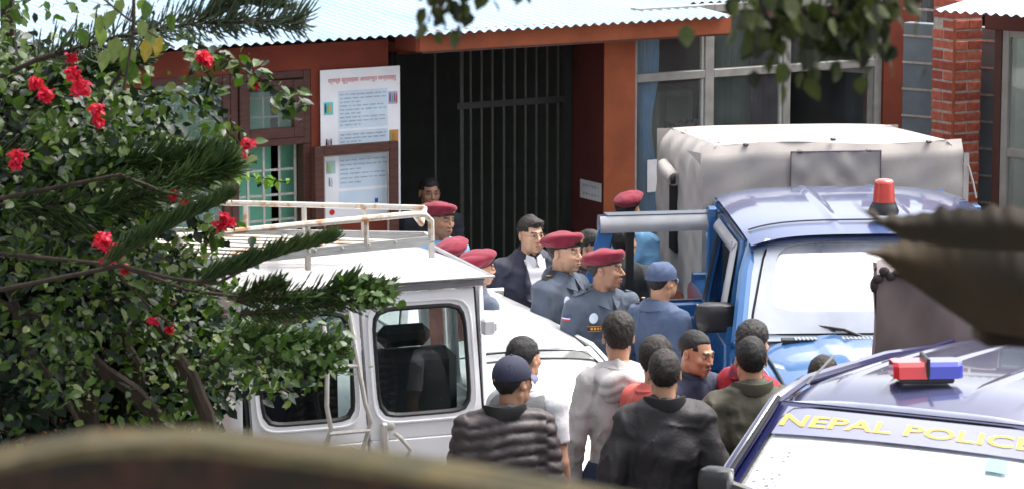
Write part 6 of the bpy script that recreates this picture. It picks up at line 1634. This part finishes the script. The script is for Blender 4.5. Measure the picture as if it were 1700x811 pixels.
# deep inner leaves: the bush's inner shade put into a darker leaf colour
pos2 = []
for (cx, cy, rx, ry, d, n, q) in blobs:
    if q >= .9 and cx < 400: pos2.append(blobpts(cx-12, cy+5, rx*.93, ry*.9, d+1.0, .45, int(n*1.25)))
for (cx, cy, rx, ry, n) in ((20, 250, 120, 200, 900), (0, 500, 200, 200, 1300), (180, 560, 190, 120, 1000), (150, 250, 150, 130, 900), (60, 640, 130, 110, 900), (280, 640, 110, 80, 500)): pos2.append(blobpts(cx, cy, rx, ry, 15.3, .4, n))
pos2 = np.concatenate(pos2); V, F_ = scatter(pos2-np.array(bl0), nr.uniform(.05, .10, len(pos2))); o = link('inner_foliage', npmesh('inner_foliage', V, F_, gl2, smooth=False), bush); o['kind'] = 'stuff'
# small fresh green sprig
s = [(370, 300, 13.7), (400, 290, 13.7), (440, 296, 13.7), (475, 303, 13.7)]
q = strand(s, 46, .018); V, F_ = scatter(q-np.array(bl0), nr.uniform(.025, .042, len(q))); o = tag(link('sprig', npmesh('sprig', V, F_, glight, smooth=False), bush), kind='stuff')
b = MB(); b.tube(tp([P(*k) for k in s]), .003, 5); b.obj('stem', bark, o)
# flower clusters
def bracts(c, r, n, name='flower_cluster', par=None, loc0=bl0, m=bract, sz_=.034):
    p = nr.normal(0, 1, (n, 3)); p /= np.linalg.norm(p, axis=1)[:, None]; p = p*r*nr.uniform(.45, 1, (n, 1)); V, F_ = scatter(p+np.array(c)-np.array(loc0), np.full(n, sz_)*nr.uniform(.7, 1.15, n))
    return link(name, npmesh(name, V, F_, m, smooth=False), par or bush)
for (px, py, r, d) in ((118, 95, .012, 13.4), (121, 118, .035, 13.3), (135, 143, .045, 13.3), (60, 135, .028, 13.3), (76, 155, .035, 13.3), (160, 180, .026, 13.3), (163, 200, .022, 13.3), (28, 256, .034, 13.3), (26, 270, .02, 13.3), (334, 92, .024, 13.6), (345, 100, .016, 13.6), (412, 237, .030, 13.7), (400, 252, .022, 13.7), (170, 398, .045, 13.2), (190, 412, .045, 13.2), (178, 430, .022, 13.2),
                      (286, 320, .016, 13.5), (310, 334, .022, 13.5), (372, 358, .016, 13.6), (366, 374, .016, 13.6), (382, 368, .014, 13.6), (207, 445, .014, 13.3), (282, 545, .010, 14), (256, 530, .009, 14), (425, 140, .01, 13.7)):
    bracts(P(px, py, d), r*.85, int(22+r*1500), sz_=.030)
# maple-like pale leaves hanging from a twig
mp = thing('hanging_twig', 'drooping twig with large yellow green leaves in front of the roof', 'twig', tuple(P(222, 60, 13.0)))
ml = Vector(mp.location)
b = MB(); b.tube([P(*q)-ml for q in ((222, -30, 13.0), (220, 60, 13.0), (205, 150, 13.0))], .006, 6); b.tube([P(*q)-ml for q in ((150, -20, 13.0), (210, 30, 13.0), (290, 80, 13.0))], .005, 6); b.obj('twig', bark, mp)
for (px, py, s, m_) in ((165, 55, .10, glp), (235, 45, .085, glp), (255, 60, .10, glp), (195, 75, .11, glp), (215, 88, .12, glp), (240, 78, .10, gly), (270, 75, .075, gly), (180, 95, .10, glp), (210, 108, .10, gl1), (168, 38, .08, glp), (190, 30, .09, glp), (285, 35, .08, gl1), (240, 15, .09, gl1), (205, 12, .08, glp), (262, 82, .07, gly), (130, 60, .09, gl1), (225, 120, .08, gl1)):
    me = bpy.data.meshes.new('leaf'); me.from_pydata([tuple(v) for v in LEAF*np.array([1, 1, 1.4])], [], [tuple(int(i) for i in f) for f in LF]); me.materials.append(m_)
    o = link('leaf', me, mp, P(px, py-14, 13.0+nr.uniform(-.1, .1))-ml, (RAD(nr.uniform(-110, -70)), RAD(nr.uniform(-30, 30)), RAD(nr.uniform(-40, 40)))); o.scale = (s, s, s)
# ---- norfolk pine
pine = thing('norfolk_pine', 'norfolk pine with dark rope-like needled branches reaching over the van', 'tree', (P(-150, 600, 13.8).x, 13.8, 0)); pl0 = Vector(pine.location)
b = MB(); b.tube([(0, 0, 0), (.03, 0, 2.5), (0, .02, 5.2), (.01, 0, 7.5)], [.16, .13, .10, .05], 12); b.obj('trunk', bark, pine)
def pinebranch(pts, n, L, m, spread=.55, rise=.6, r0=.012, thick=.02, fwd=.8, hang=0.0, root=True):
    pts = [P(*q)-pl0 for q in pts]
    if root: pts = [Vector((0, 0, pts[0].z-.3))]+pts
    fine = []
    for i in range(len(pts)-1):
        for t in (0, .25, .5, .75): fine.append(pts[i].lerp(pts[i+1], t))
    fine.append(pts[-1]); br = MB(); br.tube(fine, [r0*(1-.75*i/len(fine)) for i in range(len(fine))], 7); bo_ = br.obj('branch', bark, pine)
    st = 4 if root else 0; V = []; Q = []; o = 0; seg = 4
    for i in range(int(n*.62)):
        t = st+(len(fine)-1-st)*nr.uniform(0, 1)**.85; k = min(int(t), len(fine)-2); p = fine[k].lerp(fine[k+1], t-k); ax = (fine[k+1]-fine[k]).normalized()
        tip = (t-st)/(len(fine)-1-st)
        rad = Vector(nr.normal(0, 1, 3)); rad = (rad-ax*rad.dot(ax)).normalized()
        d = (ax*fwd*nr.uniform(.6, 1.3)+rad*spread+Vector((0, 0, rise if nr.rand() > hang else -.7))).normalized()
        l = L*nr.uniform(.6, 1.15)*(1-.35*tip); q = p+rad*thick*nr.uniform(0, 1); bend = Vector((0, 0, .35*l))+ax*.25*l
        side = d.orthogonal().normalized(); s2 = d.cross(side); w = .0034
        for j in range(seg+1):
            c = q+d*l*j/seg+bend*(j/seg)**2*.6; ww = w*(1.0 if j < seg else .25)*(1.25 if j % 2 else .8)
            for a in range(3): V.append(c+side*ww*cos(a*2.094)+s2*ww*sin(a*2.094))
        for j in range(seg):
            for a in range(3): Q.append((o+j*3+a, o+j*3+(a+1) % 3, o+(j+1)*3+(a+1) % 3, o+(j+1)*3+a))
        o += 3*(seg+1)
    if n == 0: return
    ob = link('needles', npmesh('needles', np.array([tuple(v) for v in V]), np.array(Q), m, smooth=False), bo_); ob['kind'] = 'stuff'
pinebranch([(60, 100, 13.5), (200, 60, 13.3), (330, 38, 13.2), (430, 35, 13.1), (505, 38, 13.1)], 900, .13, pineg, .9, .35, fwd=.6, hang=.4, r0=.013)
pinebranch([(330, 30, 13.2), (400, 0, 13.2), (470, 5, 13.2)], 500, .10, pineg, .7, .5, root=False)
pinebranch([(0, 180, 13.9), (130, 120, 13.9), (240, 95, 13.9)], 900, .12, pinem, .7, .3, hang=.3)
pinebranch([(0, 480, 13.2), (200, 440, 13.0), (290, 462, 12.9), (360, 470, 12.9), (440, 428, 12.9), (500, 405, 12.9), (548, 396, 12.9)], 0, .1, pinem)
pinebranch([(330, 466, 12.9), (400, 445, 12.9), (470, 418, 12.9), (550, 398, 12.9)], 1150, .085, pinem, .36, .5, thick=.012, fwd=1.1, root=False)
pinebranch([(170, 440, 13.0), (230, 405, 13.0), (300, 365, 13.0), (375, 330, 13.0)], 1000, .095, pinem, .38, .45, thick=.013, fwd=1.1, root=False)
pinebranch([(0, 330, 13.5), (200, 290, 13.4), (270, 318, 13.4), (320, 330, 13.4), (375, 338, 13.4)], 150, .05, pinem, .4, .2)
pinebranch([(-20, 260, 13.8), (150, 275, 13.8), (290, 268, 13.7), (375, 262, 13.7)], 1700, .12, pinem, .75, .2, hang=.35, thick=.03)
pinebranch([(0, 340, 13.6), (160, 350, 13.6), (330, 290, 13.5), (385, 270, 13.5)], 1500, .12, pinem, .7, .0, hang=.5, thick=.03)
pinebranch([(0, 420, 13.4), (200, 440, 13.3), (310, 480, 13.2), (400, 492, 13.2), (520, 500, 13.1), (655, 494, 13.1)], 250, .06, pinem, .5, .2, r0=.012)
pinebranch([(400, 496, 13.2), (500, 492, 13.1), (590, 478, 13.1), (650, 480, 13.1)], 750, .085, pinem, .6, .25, hang=.45, root=False)
pinebranch([(400, 520, 13.2), (470, 515, 13.1), (560, 505, 13.1), (640, 497, 13.1)], 500, .08, pinem, .7, .1, hang=.5, root=False)
pinebranch([(540, 480, 13.1), (590, 470, 13.1), (625, 480, 13.1)], 500, .07, pinem, .6, .35, root=False)
pinebranch([(400, 490, 13.2), (440, 478, 13.1), (470, 470, 13.1)], 300, .06, pinem, .6, .35, root=False)
pinebranch([(380, 560, 13.3), (450, 560, 13.3), (520, 575, 13.3), (570, 580, 13.3)], 1300, .08, pinem, .8, .2, hang=.3, root=False)
pinebranch([(330, 600, 13.4), (420, 590, 13.4), (500, 600, 13.4), (560, 610, 13.4)], 900, .07, pinem, .8, .2, hang=.3, root=False)
q_l = np.concatenate([strand([(380, 545, 13.2), (450, 560, 13.1), (520, 580, 13.1), (570, 590, 13.1)], 110, .05), strand([(340, 590, 13.3), (430, 610, 13.2), (520, 625, 13.2)], 90, .045), strand([(560, 480, 13.0), (620, 485, 13.0), (650, 495, 13.0)], 60, .035)])
V, F_ = scatter(q_l-np.array(bl0), nr.uniform(.028, .055, len(q_l))); o = link('foliage', npmesh('foliage', V, F_, leafmat('mid_leaf', (.035, .075, .012), (.07, .11, .02), .4, .2), smooth=False), bush); o['kind'] = 'stuff'
# ---- blurred overhanging twigs at the top
lo_m = leafmat('near_leaf', (.030, .044, .007), (.05, .055, .010), .5, .12); lo_d = leafmat('near_leaf_dark', (.010, .016, .005), None, .5, .04)
nleaf = []
for m_ in (lo_m, lo_m, lo_d):
    me = bpy.data.meshes.new('leaf'); me.from_pydata([tuple(v) for v in LEAF*np.array([1.15, 1, 1])], [], [tuple(int(i) for i in f) for f in LF]); me.materials.append(m_); nleaf.append(me)
def overhang(label, pts, n, sd, d, sz_, sub=()):
    root = thing('overhanging_branch', label, 'branch', tuple(P(*pts[0])), group='leafy branches hanging into the top of the view'); l0 = Vector(root.location)
    for s in [pts]+list(sub): b = MB(); b.tube([P(*q)-l0 for q in s], .005, 6); b.obj('twig', bark, root)
    allp = [pts]+list(sub)
    for i in range(n):
        s = allp[nr.randint(len(allp))]; t = nr.uniform(0, len(s)-1.001); k = int(t); q = P(*s[k]).lerp(P(*s[k+1]), t-k)+Vector(nr.normal(0, sd, 3))
        o = link('leaf', nleaf[nr.randint(3)], root, q-l0, (RAD(nr.uniform(-125, -50)), RAD(nr.uniform(-35, 35)), RAD(nr.uniform(-100, 100)))); z = sz_*nr.uniform(.65, 1.1); o.scale = (z, z, z)
overhang('small leafy twig hanging at the top, above the doorway', [(760, -70, 8), (750, -20, 8), (745, 20, 8)], 62, .026, 8, .058, [[(720, -50, 8), (735, 0, 8), (725, 30, 8)], [(830, -60, 8), (780, -20, 8), (800, 2, 8)], [(880, -60, 8), (870, -20, 8), (880, 5, 8)], [(940, -60, 8), (925, -30, 8), (920, -5, 8)], [(700, -60, 8), (725, -10, 8), (738, 42, 8)]])
overhang('thick cluster of blurred dark green leaves at the top right', [(1500, -80, 7.6), (1420, -10, 7.6), (1350, 30, 7.6), (1280, 30, 7.6)], 290, .050, 7.6, .060, [[(1450, -60, 7.6), (1440, 0, 7.6), (1430, 40, 7.6)], [(1350, 0, 7.6), (1340, 40, 7.6), (1330, 62, 7.6)], [(1280, -50, 7.6), (1260, 0, 7.6), (1290, 60, 7.6)], [(1400, 20, 7.6), (1395, 50, 7.6), (1385, 66, 7.6)], [(1400, -10, 7.6), (1460, 20, 7.6), (1475, 45, 7.6)]])
overhang('thin leafy twig along the very top right edge', [(1480, -50, 7.6), (1560, -22, 7.6), (1640, -28, 7.6)], 26, .018, 7.6, .045, [])
overhang('short leafy tip poking in left of the thick cluster', [(1270, -60, 7.4), (1240, -20, 7.4), (1232, 4, 7.4)], 16, .02, 7.4, .05, [])
b = None
# ---- dry serrated leaf close to the camera on the right
drym = mat('dry_leaf', (.017, .010, .003), .85, var=.3, vs=3, col2=(.038, .023, .007), c2s=5, c2t=(.45, .7)); dryd = mat('dry_leaf_dark', (.018, .010, .004), .85, var=.2)
dl = thing('dry_leaf_cluster', 'dried brown serrated leaf hanging close to the camera at right', 'dry leaf', tuple(P(1720, 450, 6.6))); dl0 = Vector(dl.location)
def lobe(top, bot, m, d0, curl, n=60, name='leaf_lobe', jag=0, th=.004):
    tx = [q[0] for q in top]; ty = [q[1] for q in top]; bx = [q[0] for q in bot]; by = [q[1] for q in bot]
    b = MB()
    for sgn in (0, 1):
        def fn(u, v):
            x0 = tx[0]+(tx[-1]-tx[0])*u; xb = bx[0]+(bx[-1]-bx[0])*u
            yt = np.interp(x0, tx, ty)+jag*(abs(((u*n*.22) % 1)-.5)*2+.9*sin(u*41)*sin(u*17+1)); yb_ = np.interp(xb, bx, by)
            p_ = P(x0+(xb-x0)*v, yt+(yb_-yt)*v, d0+curl*sin(pi*v)*(.3+.7*u)+.05*sin(6*u)+sgn*th); return p_-dl0
        b.patch(fn, n, 12, flip=bool(sgn))
    return b.obj(name, m, dl)
lobe([(1408, 318), (1430, 340), (1470, 358), (1500, 352), (1560, 344), (1640, 340), (1780, 344)], [(1408, 322), (1425, 346), (1460, 372), (1490, 392), (1560, 410), (1640, 415), (1780, 420)], drym, 6.6, -.05, jag=6)
lobe([(1434, 412), (1460, 408), (1490, 402), (1560, 396), (1640, 398), (1780, 400)], [(1436, 422), (1460, 428), (1500, 462), (1560, 505), (1625, 548), (1780, 572)], drym, 6.75, -.06, jag=4)
lobe([(1490, 388), (1540, 392), (1600, 396), (1640, 396), (1780, 396)], [(1490, 396), (1540, 412), (1600, 420), (1640, 424), (1780, 430)], dryd, 6.85, .03)
lobe([(1612, 500), (1640, 490), (1680, 480), (1780, 470)], [(1614, 560), (1640, 575), (1680, 575), (1780, 580)], dryd, 6.9, .06)
b = MB(); b.tube([P(*q)-dl0 for q in ((1900, 430, 6.7), (1780, 420, 6.7), (1690, 410, 6.72))], [.02, .015, .008], 8); b.obj('stalk', bark, dl)
# ---- mossy weathered timber rail across the bottom, very near
rail_m = mat('mossy_timber', (.056, .040, .012), .9, var=.18, vs=9, col2=(.028, .026, .007), c2s=12, c2t=(.4, .65), bump=.6, bs=40)
rail_d = mat('rotten_timber', (.045, .018, .010), .9, var=.3, vs=8, col2=(.012, .009, .005), c2s=9, c2t=(.45, .58))
rail = thing('timber_rail', 'mossy weathered timber rail sloping across the bottom, close to the camera', 'rail', tuple(P(500, 760, 3.45))); r0_ = Vector(rail.location)
b = MB(); ends = [(-40, 752, 3.62), (60, 728, 3.59), (150, 712, 3.56), (330, 706, 3.54), (600, 738, 3.5), (850, 779, 3.45), (1050, 818, 3.4), (1500, 900, 3.3)]
def railtop(u, v):
    t = u*(len(ends)-1); k = min(int(t), len(ends)-2); p0 = P(*ends[k]); p1 = P(*ends[k+1]); p = p0.lerp(p1, t-k)
    return p-r0_+Vector((0, -.085*v, -.004*v+.006*sin(9*u+5*v)*sin(pi*v)-.012*(v > .9)))
b.patch(railtop, 60, 10, flip=True); b.obj('top_face', rail_m, rail)
b = MB(); b.patch(lambda u, v: (lambda q: Vector((q[0], q[1]-.01*v, q[2]-.16*v+.002)))(railtop(u, 1.0)), 60, 6); b.patch(lambda u, v: (lambda q: Vector((q[0], q[1], q[2]-.16*v)))(railtop(u, 0)), 60, 4, flip=True); b.obj('front_face', rail_d, rail)
for px_ in (260, 1250):
    q = P(px_, 860, 3.5)-r0_; b = MB(); b.box((q.x, q.y, (q.z-4.0)/2-.02-.08), (.09, .09, abs(-4.0-q.z)), bev=.01); b.obj('post', rail_d, rail, smooth=False)
